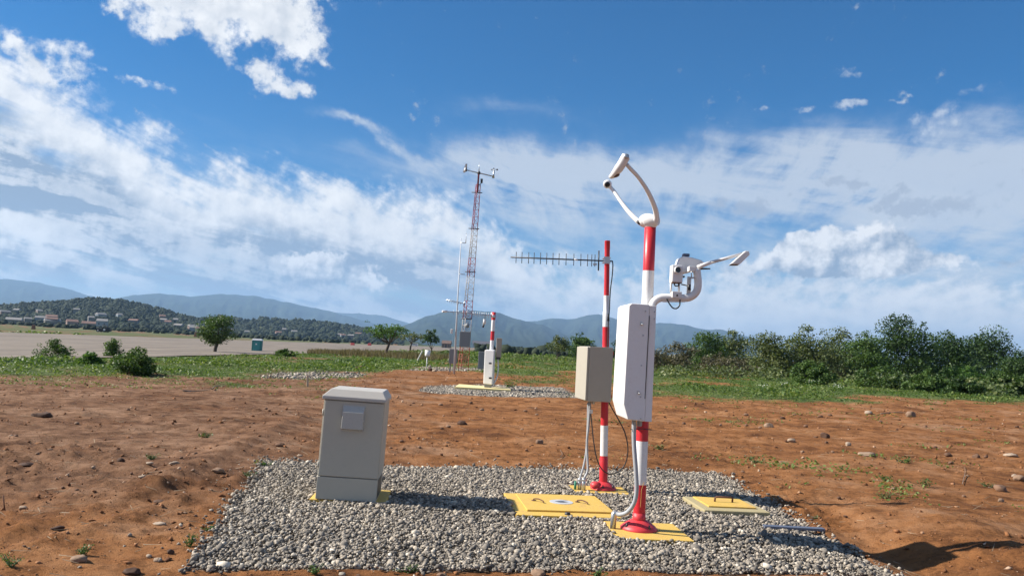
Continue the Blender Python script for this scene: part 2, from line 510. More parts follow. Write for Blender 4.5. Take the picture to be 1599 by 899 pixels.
GALV = painted('galvanised_steel', (0.52, 0.53, 0.54), 0.38, metal=0.8, dirt=0.2, scale=20)
DARKM = painted('dark_metal', (0.045, 0.045, 0.05), 0.45, metal=0.3, dirt=0.1)
BLACK = painted('black_rubber', (0.012, 0.012, 0.013), 0.5, dirt=0.15, dirtcol=(0.10, 0.08, 0.06))
LENS = painted('black_lens', (0.006, 0.006, 0.008), 0.08, dirt=0.0)
RUST = painted('rusty_iron', (0.13, 0.055, 0.03), 0.8, dirt=0.4, scale=30, bump=0.5)
EMBW = painted('emblem_plate_white', (0.50, 0.51, 0.52), 0.45, dirt=0.25)
EMBD = painted('emblem_mark_dark', (0.10, 0.11, 0.13), 0.5, dirt=0.2)
TEALG = painted('teal_plastic', (0.03, 0.20, 0.19), 0.55, dirt=0.15)
TOWR = painted('tower_red_paint', (0.28, 0.03, 0.035), 0.5, dirt=0.2)
TOWW = painted('tower_white_paint', (0.42, 0.40, 0.39), 0.5, dirt=0.3)
TOWO = painted('tower_rusty_red_paint', (0.38, 0.09, 0.05), 0.7, dirt=0.4)
GREYP = painted('mid_grey_paint', (0.24, 0.25, 0.25), 0.55, dirt=0.2)
BARB = painted('blue_grey_steel', (0.13, 0.15, 0.20), 0.5, metal=0.3, dirt=0.3, scale=15)
WOODP = painted('pale_wood', (0.52, 0.40, 0.28), 0.85, dirt=0.3, scale=25, bump=0.4)
REDPL = painted('red_plastic', (0.36, 0.035, 0.03), 0.6)
TRUNK = painted('bark', (0.10, 0.075, 0.055), 0.9, dirt=0.5, dirtcol=(0.05, 0.04, 0.03), scale=9, bump=0.8)
ROOFB = painted('brown_roof', (0.14, 0.09, 0.07), 0.8, scale=0.5)
WALLB = painted('brown_wall', (0.20, 0.14, 0.10), 0.85, scale=0.4)
HOUSEW = painted('pale_house_wall', (0.19, 0.178, 0.158), 0.8, scale=0.05)
ROOFP = painted('pale_tin_roof', (0.24, 0.225, 0.205), 0.6, scale=0.05)
ROOFR = painted('clay_tile_roof', (0.20, 0.11, 0.08), 0.8, scale=0.05)
GLASSD = painted('dark_glass', (0.02, 0.025, 0.03), 0.15, dirt=0.0)


def leaf_material(name, dark, mid, light, trans=0.35, gloss=0.5):
    m = bpy.data.materials.new(name)
    m.use_nodes = True
    nt = m.node_tree
    T = NT(nt)
    b = nt.nodes['Principled BSDF']
    a = T.n('ShaderNodeAttribute', attribute_name='tint').outputs['Fac']
    c = T.ramp(a, [(0.0, dark), (0.5, mid), (1.0, light)])
    T.put(b.inputs['Base Color'], c)
    b.inputs['Roughness'].default_value = gloss
    b.inputs['Specular IOR Level'].default_value = 0.25
    tr = T.n('ShaderNodeBsdfTranslucent')
    T.put(tr.inputs['Color'], T.vm('MULTIPLY', c, (1.15, 1.25, 0.5)))
    ms = T.n('ShaderNodeMixShader')
    ms.inputs[0].default_value = trans
    nt.links.new(b.outputs[0], ms.inputs[1])
    nt.links.new(tr.outputs[0], ms.inputs[2])
    nt.links.new(ms.outputs[0], nt.nodes['Material Output'].inputs['Surface'])
    return m


LEAF_DARK = leaf_material('dark_green_leaves', (0.018, 0.038, 0.013), (0.040, 0.078, 0.023), (0.090, 0.140, 0.045), 0.28)
LEAF_MID = leaf_material('green_leaves', (0.032, 0.062, 0.018), (0.066, 0.120, 0.030), (0.14, 0.205, 0.055), 0.3)
LEAF_OLIVE = leaf_material('olive_scrub_leaves', (0.044, 0.064, 0.023), (0.092, 0.122, 0.042), (0.20, 0.215, 0.085), 0.25)
LEAF_BROWN = leaf_material('brown_scrub_twigs', (0.055, 0.050, 0.028), (0.110, 0.100, 0.056), (0.19, 0.17, 0.10), 0.2)
LEAF_FRESH = leaf_material('fresh_weed_leaves', (0.040, 0.085, 0.020), (0.075, 0.150, 0.032), (0.14, 0.22, 0.06), 0.35)
GRASS_M = leaf_material('ground_cover_leaves', (0.050, 0.090, 0.024), (0.100, 0.160, 0.036), (0.24, 0.26, 0.085), 0.35)
DRY_M = leaf_material('dry_grass_blades', (0.07, 0.055, 0.032), (0.14, 0.11, 0.062), (0.23, 0.185, 0.11), 0.3, 0.8)
WHITE_FL = leaf_material('white_flower_petals', (0.35, 0.38, 0.30), (0.62, 0.63, 0.56), (0.78, 0.78, 0.72), 0.3)
STRAW_M = leaf_material('straw', (0.12, 0.08, 0.05), (0.22, 0.16, 0.10), (0.36, 0.28, 0.19), 0.1, 0.8)


def stone_material(name, stops, rough=0.8, bump=0.5, nscale=60.0):
    m, T, b = principled(name)
    a = T.n('ShaderNodeAttribute', attribute_name='tint').outputs['Fac']
    pos = T.n('ShaderNodeTexCoord').outputs['Object']
    n = T.noise(pos, nscale, 4, 0.65)
    c = T.ramp(a, stops)
    c = T.vm('SCALE', c, scale=T.m('MULTIPLY_ADD', T.m('SUBTRACT', n, 0.5), 0.7, 1.0))
    T.put(b.inputs['Base Color'], c)
    b.inputs['Roughness'].default_value = rough
    b.inputs['Specular IOR Level'].default_value = 0.3
    bp = T.n('ShaderNodeBump')
    bp.inputs['Strength'].default_value = bump
    bp.inputs['Distance'].default_value = 0.01
    T.put(bp.inputs['Height'], n)
    T.put(b.inputs['Normal'], bp.outputs[0])
    return m


GRAVEL_M = stone_material('river_gravel', [(0.0, (0.095, 0.085, 0.074)), (0.3, (0.185, 0.162, 0.134)), (0.6, (0.31, 0.265, 0.210)), (0.85, (0.43, 0.37, 0.29)), (1.0, (0.66, 0.59, 0.48))])
STONE_M = stone_material('tan_field_stone', [(0.0, (0.070, 0.036, 0.022)), (0.4, (0.19, 0.105, 0.062)), (0.75, (0.26, 0.175, 0.115)), (1.0, (0.37, 0.29, 0.215))], nscale=25)
CLOD_M = stone_material('soil_clod', [(0.0, (0.095, 0.040, 0.019)), (0.6, (0.25, 0.108, 0.043)), (0.88, (0.34, 0.175, 0.09)), (1.0, (0.46, 0.34, 0.24))], rough=0.95, nscale=40)


def ground_material():
    m, T, b = principled('soil_and_turf')
    geo = T.n('ShaderNodeNewGeometry').outputs['Position']
    g = T.n('ShaderNodeAttribute', attribute_name='green').outputs['Fac']
    padf = T.n('ShaderNodeAttribute', attribute_name='gravel').outputs['Fac']
    lft = T.n('ShaderNodeAttribute', attribute_name='pale').outputs['Fac']
    far = T.n('ShaderNodeAttribute', attribute_name='far').outputs['Fac']
    n1 = T.noise(geo, 0.55, 5, 0.6)
    n2 = T.noise(geo, 3.0, 6, 0.65)
    n3 = T.noise(geo, 22.0, 5, 0.7)
    n4 = T.noise(geo, 110.0, 5, 0.7)
    red = T.ramp(T.m('ADD', T.m('MULTIPLY', n1, 0.6), T.m('MULTIPLY', n2, 0.4)),
                 [(0.38, (0.135, 0.055, 0.021)), (0.5, (0.265, 0.113, 0.041)), (0.63, (0.380, 0.185, 0.080))])
    pink = T.ramp(T.m('ADD', T.m('MULTIPLY', n1, 0.5), T.m('MULTIPLY', n2, 0.5)),
                  [(0.38, (0.105, 0.051, 0.027)), (0.5, (0.200, 0.105, 0.057)), (0.63, (0.315, 0.187, 0.113))])
    soil = T.mix(T.ss(T.m('ADD', lft, T.m('MULTIPLY', T.m('SUBTRACT', n1, 0.5), 2.2)), 0.10, 0.95), red, pink)
    dark = T.ss(T.m('ADD', T.m('MULTIPLY', n2, 0.45), T.m('MULTIPLY', n3, 0.55)), 0.51, 0.41)
    soil = T.mix(T.m('MULTIPLY', dark, 0.75), soil, T.vm('SCALE', soil, scale=0.55))
    pale = T.ss(T.m('ADD', T.m('MULTIPLY', n3, 0.6), T.m('MULTIPLY', n4, 0.4)), 0.60, 0.72)
    soil = T.mix(T.m('MULTIPLY', pale, 0.45), soil, (0.36, 0.235, 0.15))
    speck = T.ss(n4, 0.40, 0.30)
    soil = T.mix(T.m('MULTIPLY', speck, 0.45), soil, (0.055, 0.025, 0.013))
    green = T.ramp(T.m('ADD', T.m('MULTIPLY', n1, 0.5), T.m('MULTIPLY', n2, 0.5)),
                   [(0.36, (0.050, 0.072, 0.024)), (0.52, (0.085, 0.115, 0.036)), (0.68, (0.150, 0.150, 0.060))])
    fgreen = T.ramp(T.noise(T.vm('MULTIPLY', geo, (0.02, 0.012, 0)), 1.0, 5, 0.6),
                    [(0.36, (0.060, 0.085, 0.032)), (0.52, (0.105, 0.120, 0.050)), (0.66, (0.170, 0.150, 0.080))])
    green = T.mix(far, green, fgreen)
    gm = T.ss(T.m('ADD', g, T.m('MULTIPLY', T.m('SUBTRACT', n3, 0.5), 0.5)), 0.22, 0.80)
    c = T.mix(gm, soil, green)
    bed = T.ramp(n3, [(0.35, (0.085, 0.070, 0.056)), (0.65, (0.20, 0.165, 0.13))])
    c = T.mix(padf, c, bed)
    T.put(b.inputs['Base Color'], c)
    b.inputs['Roughness'].default_value = 0.95
    b.inputs['Specular IOR Level'].default_value = 0.1
    bp = T.n('ShaderNodeBump')
    bp.inputs['Strength'].default_value = 0.9
    bp.inputs['Distance'].default_value = 0.035
    T.put(bp.inputs['Height'], T.m('ADD', T.m('MULTIPLY', n3, 0.8), T.m('MULTIPLY', n4, 0.55)))
    T.put(b.inputs['Normal'], bp.outputs[0])
    return m


# ------------------------------------------------------------------ mesh helpers
def tag(o, label=None, cat=None, group=None, kind=None):
    if label:
        o['label'] = label
    if cat:
        o['category'] = cat
    if group:
        o['group'] = group
    if kind:
        o['kind'] = kind
    return o


def empty(name, loc=(0, 0, 0), rz=0.0, label=None, cat=None, group=None):
    o = bpy.data.objects.new(name, None)
    o.empty_display_size = 0.1
    COL.objects.link(o)
    o.location = loc
    o.rotation_euler = (0, 0, rz)
    return tag(o, label, cat, group)


class MB:
    """collects shapes; build() links them as one mesh object"""

    def __init__(s, mats=None):
        s.v, s.f, s.mi, s.sm = [], [], [], []
        s.mats = mats if isinstance(mats, (list, tuple)) else [mats] if mats else []

    def add(s, vs, fs, mi=0, smooth=False):
        o = len(s.v)
        s.v += [Vector(v) for v in vs]
        s.f += [tuple(i + o for i in f) for f in fs]
        s.mi += [mi] * len(fs)
        s.sm += [smooth] * len(fs)
        return s

    def box(s, lo, hi, mi=0, rz=0.0, about=(0, 0)):
        x0, y0, z0 = lo
        x1, y1, z1 = hi
        vs = [Vector(p) for p in ((x0, y0, z0), (x1, y0, z0), (x1, y1, z0), (x0, y1, z0), (x0, y0, z1), (x1, y0, z1), (x1, y1, z1), (x0, y1, z1))]
        if rz:
            c, sn = math.cos(rz), math.sin(rz)
            vs = [Vector((about[0] + (v.x - about[0]) * c - (v.y - about[1]) * sn, about[1] + (v.x - about[0]) * sn + (v.y - about[1]) * c, v.z)) for v in vs]
        return s.add(vs, [(0, 3, 2, 1), (4, 5, 6, 7), (0, 1, 5, 4), (1, 2, 6, 5), (2, 3, 7, 6), (3, 0, 4, 7)], mi)

    def prism(s, prof, y0, y1, mi=0):
        """(x,z) outline, counter-clockwise seen from -y, extruded along y"""
        n = len(prof)
        vs = [(x, y0, z) for x, z in prof] + [(x, y1, z) for x, z in prof]
        fs = [tuple(range(n)), tuple(range(2 * n - 1, n - 1, -1))]
        fs += [(i + n, (i + 1) % n + n, (i + 1) % n, i) for i in range(n)]
        fs = [fs[0], fs[1]] + [tuple(f) for f in fs[2:]]
        return s.add(vs, fs, mi)

    def tube(s, pts, r, n=12, mi=0, cap=True, smooth=True):
        pts = [Vector(p) for p in pts]
        rs = r if isinstance(r, (list, tuple)) else [r] * len(pts)
        ref = None
        vs, fs = [], []
        for i, p in enumerate(pts):
            a = pts[max(i - 1, 0)]
            b = pts[min(i + 1, len(pts) - 1)]
            t = (b - a).normalized()
            if ref is None:
                ref = Vector((0, 0, 1)) if abs(t.z) < 0.9 else Vector((1, 0, 0))
            u = (ref - t * ref.dot(t)).normalized()
            ref = u
            w = t.cross(u)
            for k in range(n):
                q = 2 * math.pi * k / n
                vs.append(p + (u * math.cos(q) + w * math.sin(q)) * rs[i])
        for i in range(len(pts) - 1):
            for k in range(n):
                fs.append((i * n + k, i * n + (k + 1) % n, (i + 1) * n + (k + 1) % n, (i + 1) * n + k))
        s.add(vs, fs, mi, smooth)
        if cap:
            e = (len(pts) - 1) * n
            s.add([v for v in vs[:n]], [tuple(range(n - 1, -1, -1))], mi)
            s.add([v for v in vs[e:]], [tuple(range(n))], mi)
        return s

    def lathe(s, prof, c=(0, 0, 0), n=24, mi=0, axis=None, smooth=True):
        """(r, h) profile turned about an axis (default +z) through c"""
        ax = Vector(axis).normalized() if axis else Vector((0, 0, 1))
        u = ax.orthogonal().normalized()
        w = ax.cross(u)
        c = Vector(c)
        vs, fs = [], []
        for r, h in prof:
            for k in range(n):
                q = 2 * math.pi * k / n
                vs.append(c + ax * h + (u * math.cos(q) + w * math.sin(q)) * max(r, 1e-4))
        for i in range(len(prof) - 1):
            for k in range(n):
                fs.append((i * n + k, i * n + (k + 1) % n, (i + 1) * n + (k + 1) % n, (i + 1) * n + k))
        return s.add(vs, fs, mi, smooth)

    def build(s, name, parent=None, mats=None, origin=(0, 0, 0), bevel=0.0, seg=2):
        me = bpy.data.meshes.new(name)
        o3 = Vector(origin)
        me.from_pydata([tuple(v - o3) for v in s.v], [], s.f)
        ms = mats if mats is not None else s.mats
        for mt in (ms if isinstance(ms, (list, tuple)) else [ms]):
            me.materials.append(mt)
        me.polygons.foreach_set('material_index', s.mi)
        me.polygons.foreach_set('use_smooth', s.sm)
        bm = bmesh.new()
        bm.from_mesh(me)
        bmesh.ops.remove_doubles(bm, verts=bm.verts, dist=1e-5)
        bmesh.ops.recalc_face_normals(bm, faces=bm.faces)
        if bevel:
            es = [e for e in bm.edges if len(e.link_faces) == 2 and e.calc_face_angle(0) > 0.45]
            bmesh.ops.bevel(bm, geom=es, offset=bevel, segments=seg, affect='EDGES', profile=0.6)
        bm.to_mesh(me)
        bm.free()
        me.update()
        o = bpy.data.objects.new(name, me)
        COL.objects.link(o)
        if parent:
            o.parent = parent
        else:
            o.location = origin
        return o


def spline(pts, n=8):
    """Catmull-Rom through the points"""
    P = [Vector(p) for p in pts]
    P = [P[0] * 2 - P[1]] + P + [P[-1] * 2 - P[-2]]
    out = []
    for i in range(1, len(P) - 2):
        a, b, c, d = P[i - 1:i + 3]
        for k in range(n):
            t = k / n
            out.append(0.5 * ((2 * b) + (c - a) * t + (2 * a - 5 * b + 4 * c - d) * t * t + (3 * b - a - 3 * c + d) * t ** 3))
    out.append(P[-2])
    return out


def np_mesh(name, verts, faces, mats, tint=None, smooth=False, parent=None, origin=(0, 0, 0), attrs=None):
    """verts (n,3), faces (m,k) numpy"""
    me = bpy.data.meshes.new(name)
    n, (m, k) = len(verts), faces.shape
    me.vertices.add(n)
    me.vertices.foreach_set('co', (verts - np.array(origin)).astype(np.float32).ravel())
    me.loops.add(m * k)
    me.loops.foreach_set('vertex_index', faces.astype(np.int32).ravel())
    me.polygons.add(m)
    me.polygons.foreach_set('loop_start', np.arange(0, m * k, k, dtype=np.int32))
    if smooth:
        me.polygons.foreach_set('use_smooth', np.ones(m, bool))
    for mt in (mats if isinstance(mats, (list, tuple)) else [mats]):
        me.materials.append(mt)
    at_ = dict(attrs or {})
    if tint is not None:
        at_['tint'] = tint
    for key, val in at_.items():
        a = me.attributes.new(key, 'FLOAT', 'POINT')
        a.data.foreach_set('value', np.asarray(val, np.float32))
    me.update(calc_edges=True)
    o = bpy.data.objects.new(name, me)
    COL.objects.link(o)
    if parent:
        o.parent = parent
    else:
        o.location = origin
    return o


def rand_frames(rng, n, up=0.0):
    """random orthonormal frames; up>0 leans the normal to +z"""
    nrm = rng.normal(size=(n, 3))
    nrm /= np.linalg.norm(nrm, axis=1, keepdims=True)
    nrm[:, 2] = np.abs(nrm[:, 2]) + up
    nrm /= np.linalg.norm(nrm, axis=1, keepdims=True)
    t = rng.normal(size=(n, 3))
    t -= nrm * (t * nrm).sum(1, keepdims=True)
    t /= np.linalg.norm(t, axis=1, keepdims=True)
    return t, np.cross(nrm, t), nrm


def leaves(rng, pos, size, up=0.3, aspect=0.55):
    """a pointed quad per position -> verts, faces"""
    n = len(pos)
    t, b, _ = rand_frames(rng, n, up)
    sz = (size * rng.uniform(0.6, 1.35, n))[:, None]
    v = np.stack([pos - t * sz, pos + b * sz * aspect, pos + t * sz, pos - b * sz * aspect], 1).reshape(-1, 3)
    f = np.arange(4 * n).reshape(n, 4)
    return v, f


def ico(sub=0):
    bm = bmesh.new()
    bmesh.ops.create_icosphere(bm, subdivisions=sub + 1, radius=1.0)
    v = np.array([q.co[:] for q in bm.verts])
    f = np.array([[q.index for q in p.verts] for p in bm.faces])
    bm.free()
    return v, f


ICO0, ICO1, ICO2 = ico(0), ico(1), ico(2)
OCTA = (np.array([[1, 0, 0], [-1, 0, 0], [0, 1, 0], [0, -1, 0], [0, 0, 1], [0, 0, -1]], float),
        np.array([[0, 2, 4], [2, 1, 4], [1, 3, 4], [3, 0, 4], [2, 0, 5], [1, 2, 5], [3, 1, 5], [0, 3, 5]]))


def stones_mesh(rng, pos, size, flat=(0.45, 0.85), base=ICO0, jag=0.22):
    """many pebbles as one vertex soup"""
    bv, bf = base
    n, k = len(pos), len(bv)
    v = np.repeat(bv[None], n, 0) * (1 + rng.normal(0, jag, (n, k, 1)))
    sc = np.stack([rng.uniform(0.75, 1.35, n), rng.uniform(0.65, 1.0, n), rng.uniform(*flat, n)], 1) * np.asarray(size)[:, None] * 0.5
    v = v * sc[:, None, :]
    tx, ty = rng.normal(0, 0.35, n), rng.normal(0, 0.35, n)
    a = rng.uniform(0, 2 * math.pi, n)
    x, y, z = v[..., 0], v[..., 1], v[..., 2]
    y, z = y * np.cos(tx)[:, None] - z * np.sin(tx)[:, None], y * np.sin(tx)[:, None] + z * np.cos(tx)[:, None]
    x, z = x * np.cos(ty)[:, None] + z * np.sin(ty)[:, None], -x * np.sin(ty)[:, None] + z * np.cos(ty)[:, None]
    x, y = x * np.cos(a)[:, None] - y * np.sin(a)[:, None], x * np.sin(a)[:, None] + y * np.cos(a)[:, None]
    v = np.stack([x, y, z], -1) + np.asarray(pos)[:, None, :]
    f = (bf[None] + (np.arange(n) * k)[:, None, None]).reshape(-1, 3)
    return v.reshape(-1, 3), f, k

# ================================================================== the setting
rng = np.random.default_rng(7)


def make_ground():
    fine = np.radians(np.arange(-41, 41.001, 0.16))
    coarse = np.radians(np.arange(43, 317.1, 3.0))
    angs = np.concatenate([fine, coarse])
    rs = [0.25, 0.8, 1.5, 2.2, 2.8]
    r = 3.3
    while r < 55:
        rs.append(r)
        r *= 1.0085
    while r < 400:
        rs.append(r)
        r *= 1.03
    while r < 30000:
        rs.append(r)
        r *= 1.25
    rs = np.array(rs)
    A, R = np.meshgrid(angs, rs)
    X, Y = R * np.sin(A), R * np.cos(A)
    Z = zg(X, Y)
    na, nr = len(angs), len(rs)
    verts = np.stack([X, Y, Z], -1).reshape(-1, 3)
    verts = np.vstack([verts, [[0, 0, 0]]])
    i, j = np.meshgrid(np.arange(nr - 1), np.arange(na), indexing='ij')
    j2 = (j + 1) % na
    f = np.stack([i * na + j, i * na + j2, (i + 1) * na + j2, (i + 1) * na + j], -1).reshape(-1, 4)
    f = f[:, ::-1]
    x, y = verts[:, 0], verts[:, 1]
    rr, aa = np.hypot(x, y), np.arctan2(x, y)
    green = grass_mask(x, y)
    pe = pad_edge(x, y)
    grav = np.maximum(np.maximum(sstep(pe, -0.05, 0.05), sstep(poly_sd(x, y, PAD2), -0.2, 0.2)),
                      np.maximum(0.7 * sstep(poly_sd(x, y, PAD3), -0.2, 0.2), 0.6 * sstep(poly_sd(x, y, PAD4), -0.2, 0.2)))
    pale = sstep(-aa, -0.05, 0.35) * sstep(rr, 6.5, 10.0) + 0.25 * sstep(aa, 0.25, 0.5)
    far = sstep(rr, 60, 140)
    o = np_mesh('ground', verts, f, ground_material(), smooth=True, attrs=dict(green=green, gravel=grav, pale=pale, far=far))
    tag(o, kind='structure')
    # the middle of the fan
    bm = bmesh.new()
    bm.from_mesh(o.data)
    bm.verts.ensure_lookup_table()
    c = bm.verts[len(verts) - 1]
    for k in range(na):
        bm.faces.new((bm.verts[(k + 1) % na], bm.verts[k], c))
    bmesh.ops.recalc_face_normals(bm, faces=bm.faces)
    bm.to_mesh(o.data)
    bm.free()
    if o.data.polygons[0].normal.z < 0:
        o.data.flip_normals()


make_ground()


def make_runway():
    xs = np.linspace(RWY_X0, RWY_X1, 23)
    ys = np.concatenate([np.arange(4, 60, 3.0), np.arange(60, 400, 20.0), np.array([460, 600, 900, 1300])])
    X, Y = np.meshgrid(xs, ys)
    X = X.copy()
    X[:, -1] += 0.5 * fbm(ys / 3.0, ys * 0, 3, 9)
    Z = zsmooth(X, Y) + 0.02 + 0.3 * np.clip((X + 50) / -36, 0, 1) ** 2
    n, m = X.shape
    i, j = np.meshgrid(np.arange(n - 1), np.arange(m - 1), indexing='ij')
    f = np.stack([i * m + j, i * m + j + 1, (i + 1) * m + j + 1, (i + 1) * m + j], -1).reshape(-1, 4)
    mt, T, b = principled('worn_runway_surface')
    geo = T.n('ShaderNodeNewGeometry').outputs['Position']
    st = T.noise(T.vm('MULTIPLY', geo, (0.55, 0.05, 0)), 1.0, 6, 0.6)
    n2 = T.noise(geo, 0.9, 5, 0.65)
    c = T.ramp(T.m('ADD', T.m('MULTIPLY', st, 0.7), T.m('MULTIPLY', n2, 0.3)),
               [(0.38, (0.105, 0.083, 0.062)), (0.5, (0.165, 0.132, 0.100)), (0.62, (0.230, 0.188, 0.142))])
    T.put(b.inputs['Base Color'], c)
    b.inputs['Roughness'].default_value = 0.95
    o = np_mesh('runway', np.stack([X, Y, Z], -1).reshape(-1, 3), f, mt, smooth=True)
    tag(o, kind='structure')


make_runway()

# ---- hills and mountains: a crest line with spurs falling to both sides
def ridge(name, pts, D, front, back, mat, spur=0.35, seed=0, da=0.10, a_pad=4.0, rows=26, sharp=1.15):
    P = [ang(*p) for p in pts]
    pa = np.array([p[0] for p in P])
    pe = np.array([p[1] for p in P])
    az = np.arange(pa[0] - a_pad, pa[-1] + a_pad, da)
    el = np.interp(az, pa, pe)
    k = np.ones(5) / 5
    el = np.convolve(np.pad(el, 2, mode='edge'), k, 'valid')
    el = el * sstep(az, pa[0] - a_pad, pa[0]) * (1 - sstep(az, pa[-1], pa[-1] + a_pad))
    el = np.maximum(el + 0.06 * fbm(az * 1.7, az * 0 + seed, 4, seed), 0.01)
    crest = CAM_H + D * np.tan(np.radians(el))

    def height(a, d):
        c = np.interp(a, az, crest)
        t = np.where(d < D, (D - d) / front, (d - D) / back)
        h = c * np.clip(1 - t, 0, 1) ** sharp
        s = 1 - np.abs(fbm(a * 0.55 + seed + 0.25 * np.sin(t * 4), t * 0.9 + seed, 4, seed + 3)) * 2.2 * spur * np.clip(t * 3, 0, 1)
        return h * np.clip(s, 0.15, 1.1) - 1.5

    ds = np.concatenate([np.linspace(D - front, D, rows), np.linspace(D, D + back, 7)[1:]])
    A, DD = np.meshgrid(az, ds)
    Z = height(A, DD)
    X, Y = DD * np.sin(np.radians(A)), DD * np.cos(np.radians(A))
    n, m = X.shape
    i, j = np.meshgrid(np.arange(n - 1), np.arange(m - 1), indexing='ij')
    f = np.stack([i * m + j, i * m + j + 1, (i + 1) * m + j + 1, (i + 1) * m + j], -1).reshape(-1, 4)
    o = np_mesh(name, np.stack([X, Y, Z], -1).reshape(-1, 3), f, mat, smooth=True)
    tag(o, kind='structure')
    return height


def slope_material(name, a, b_, c_, sc):
    m, T, b = principled(name)
    geo = T.n('ShaderNodeNewGeometry').outputs['Position']
    n = T.noise(geo, sc, 8, 0.65)
    T.put(b.inputs['Base Color'], T.ramp(n, [(0.36, a), (0.5, b_), (0.66, c_)]))
    b.inputs['Roughness'].default_value = 1.0
    b.inputs['Specular IOR Level'].default_value = 0.0
    return m


FORESTM = slope_material('forested_mountain', (0.014, 0.022, 0.016), (0.024, 0.034, 0.022), (0.042, 0.050, 0.030), 0.004)
HILLM = slope_material('wooded_hillside', (0.030, 0.045, 0.022), (0.050, 0.070, 0.032), (0.110, 0.115, 0.060), 0.02)

ridge('mountain_far_left', [(-420, 440), (-150, 418), (-40, 432), (20, 437), (60, 441), (105, 450), (135, 461), (180, 469), (260, 472), (330, 474)], 15000, 6000, 5000, FORESTM, 0.3, 3)
ridge('mountain_left', [(110, 481), (165, 470), (205, 461), (240, 457), (262, 460), (300, 462), (345, 459), (400, 462), (450, 472), (490, 481), (520, 487), (560, 498), (600, 510), (640, 522)], 12000, 5000, 4000, FORESTM, 0.32, 11)
ridge('mountain_behind_centre', [(430, 486), (520, 488), (560, 489), (600, 493), (640, 505), (700, 512), (780, 510)], 16000, 5000, 4000, FORESTM, 0.3, 17)
ridge('mountain_centre', [(560, 533), (610, 514), (640, 505), (662, 495), (690, 487), (735, 484), (782, 488), (800, 496), (825, 502), (850, 508), (880, 521), (930, 540)], 8000, 3600, 3000, FORESTM, 0.34, 23)
ridge('mountain_right', [(770, 512), (815, 500), (835, 502), (862, 496), (888, 499), (915, 493), (936, 490), (960, 497), (1000, 507), (1022, 505), (1046, 503), (1075, 508), (1100, 514), (1125, 514), (1150, 520), (1180, 528), (1230, 545), (1290, 562)], 10500, 4200, 3000, FORESTM, 0.34, 31)
hill_h = ridge('hill_with_town', [(-500, 472), (-250, 470), (-60, 476), (0, 478), (40, 474), (90, 471), (150, 465), (190, 468), (240, 479), (280, 491), (310, 498), (350, 506)], 1600, 620, 600, HILLM, 0.22, 41, a_pad=1.5)
hill2_h = ridge('low_wooded_hills', [(290, 500), (320, 497), (345, 494), (370, 497), (395, 500), (415, 496), (445, 500), (480, 500), (515, 504), (545, 507), (575, 515), (600, 524), (640, 532)], 1900, 600, 500, HILLM, 0.25, 47, a_pad=1.5)

# ---- woods on the hills and the far plain: nobody could count these crowns
def woods(name, pos, size, label, mat):
    v, f, k = stones_mesh(rng, pos, size, (0.7, 1.05), ICO0, 0.30)
    t = np.clip(np.repeat(rng.beta(2, 2.4, len(pos)), k) + rng.normal(0, 0.1, len(pos) * k), 0, 1)
    o = np_mesh(name, v, f, mat, tint=t, smooth=True)
    tag(o, label, 'woodland', kind='stuff')


WOODM = leaf_material('far_tree_crowns', (0.012, 0.021, 0.012), (0.021, 0.033, 0.017), (0.042, 0.054, 0.028), 0.1, 0.9)


def on_ridge(h, a0, a1, d0, d1, n, power=1.0):
    a = rng.uniform(a0, a1, n)
    d = d0 + (d1 - d0) * rng.uniform(0, 1, n) ** power
    return a, d, np.stack([d * np.sin(np.radians(a)), d * np.cos(np.radians(a)), h(a, d)], -1)


_, _, p = on_ridge(hill_h, -38, -17.5, 1020, 1640, 6500)
p = p[fbm(p[:, 0] / 60, p[:, 1] / 60, 3, 77) > -0.52]
woods('hill_woodland', p + [0, 0, 1.5], rng.uniform(4, 9, len(p)), 'dark green trees covering the long hill behind the runway', WOODM)
_, _, p = on_ridge(hill2_h, -22.5, -7.5, 1350, 1930, 2200)
p = p[fbm(p[:, 0] / 60, p[:, 1] / 60, 3, 78) > -0.40]
woods('low_hill_woodland', p + [0, 0, 1.5], rng.uniform(6, 12, len(p)), 'trees on the low hills right of the town hill', WOODM)
# the far plain
n = 4200
a = rng.uniform(-38, 38, n)
d = 190 * np.exp(rng.uniform(0, 1.75, n))
x, y = d * np.sin(np.radians(a)), d * np.cos(np.radians(a))
keep = ((x > RWY_X1 + 12) | (x < RWY_X0 - 30)) & (fbm(x / 60, y / 60, 3, 83) + 0.25 * (d > 420) > 0.02)
keep &= ~((x < -60) & (d < 520))
p = np.stack([x, y, zsmooth(x, y) + 0.6], -1)[keep]
woods('plain_woodland', p, rng.uniform(2.2, 5.2, len(p)) * (0.7 + 0.3 * np.clip(d[keep] / 500, 0, 1.5)), 'distant line of low trees across the plain under the mountains', WOODM)


# ---- haze: the air between here and the mountains
def make_haze():
    mb = MB()
    mb.box((-22000, -3000, -6), (22000, 20500, 960))
    m = bpy.data.materials.new('hazy_air')
    m.use_nodes = True
    nt = m.node_tree
    nt.nodes.remove(nt.nodes['Principled BSDF'])
    pv = nt.nodes.new('ShaderNodeVolumePrincipled')
    pv.inputs['Color'].default_value = (0.42, 0.67, 1.0, 1)
    pv.inputs['Density'].default_value = 0.000075
    pv.inputs['Anisotropy'].default_value = 0.1
    nt.links.new(pv.outputs[0], nt.nodes['Material Output'].inputs['Volume'])
    o = mb.build('haze', mats=[m])
    tag(o, kind='stuff')


make_haze()

# ---- gravel: uncountable pebbles
def quad(cx, cy, w, d, rz):
    c, s = math.cos(rz), math.sin(rz)
    return [(cx + u * c - v * s, cy + u * s + v * c) for u, v in ((-w / 2, -d / 2), (w / 2, -d / 2), (w / 2, d / 2), (-w / 2, d / 2))]


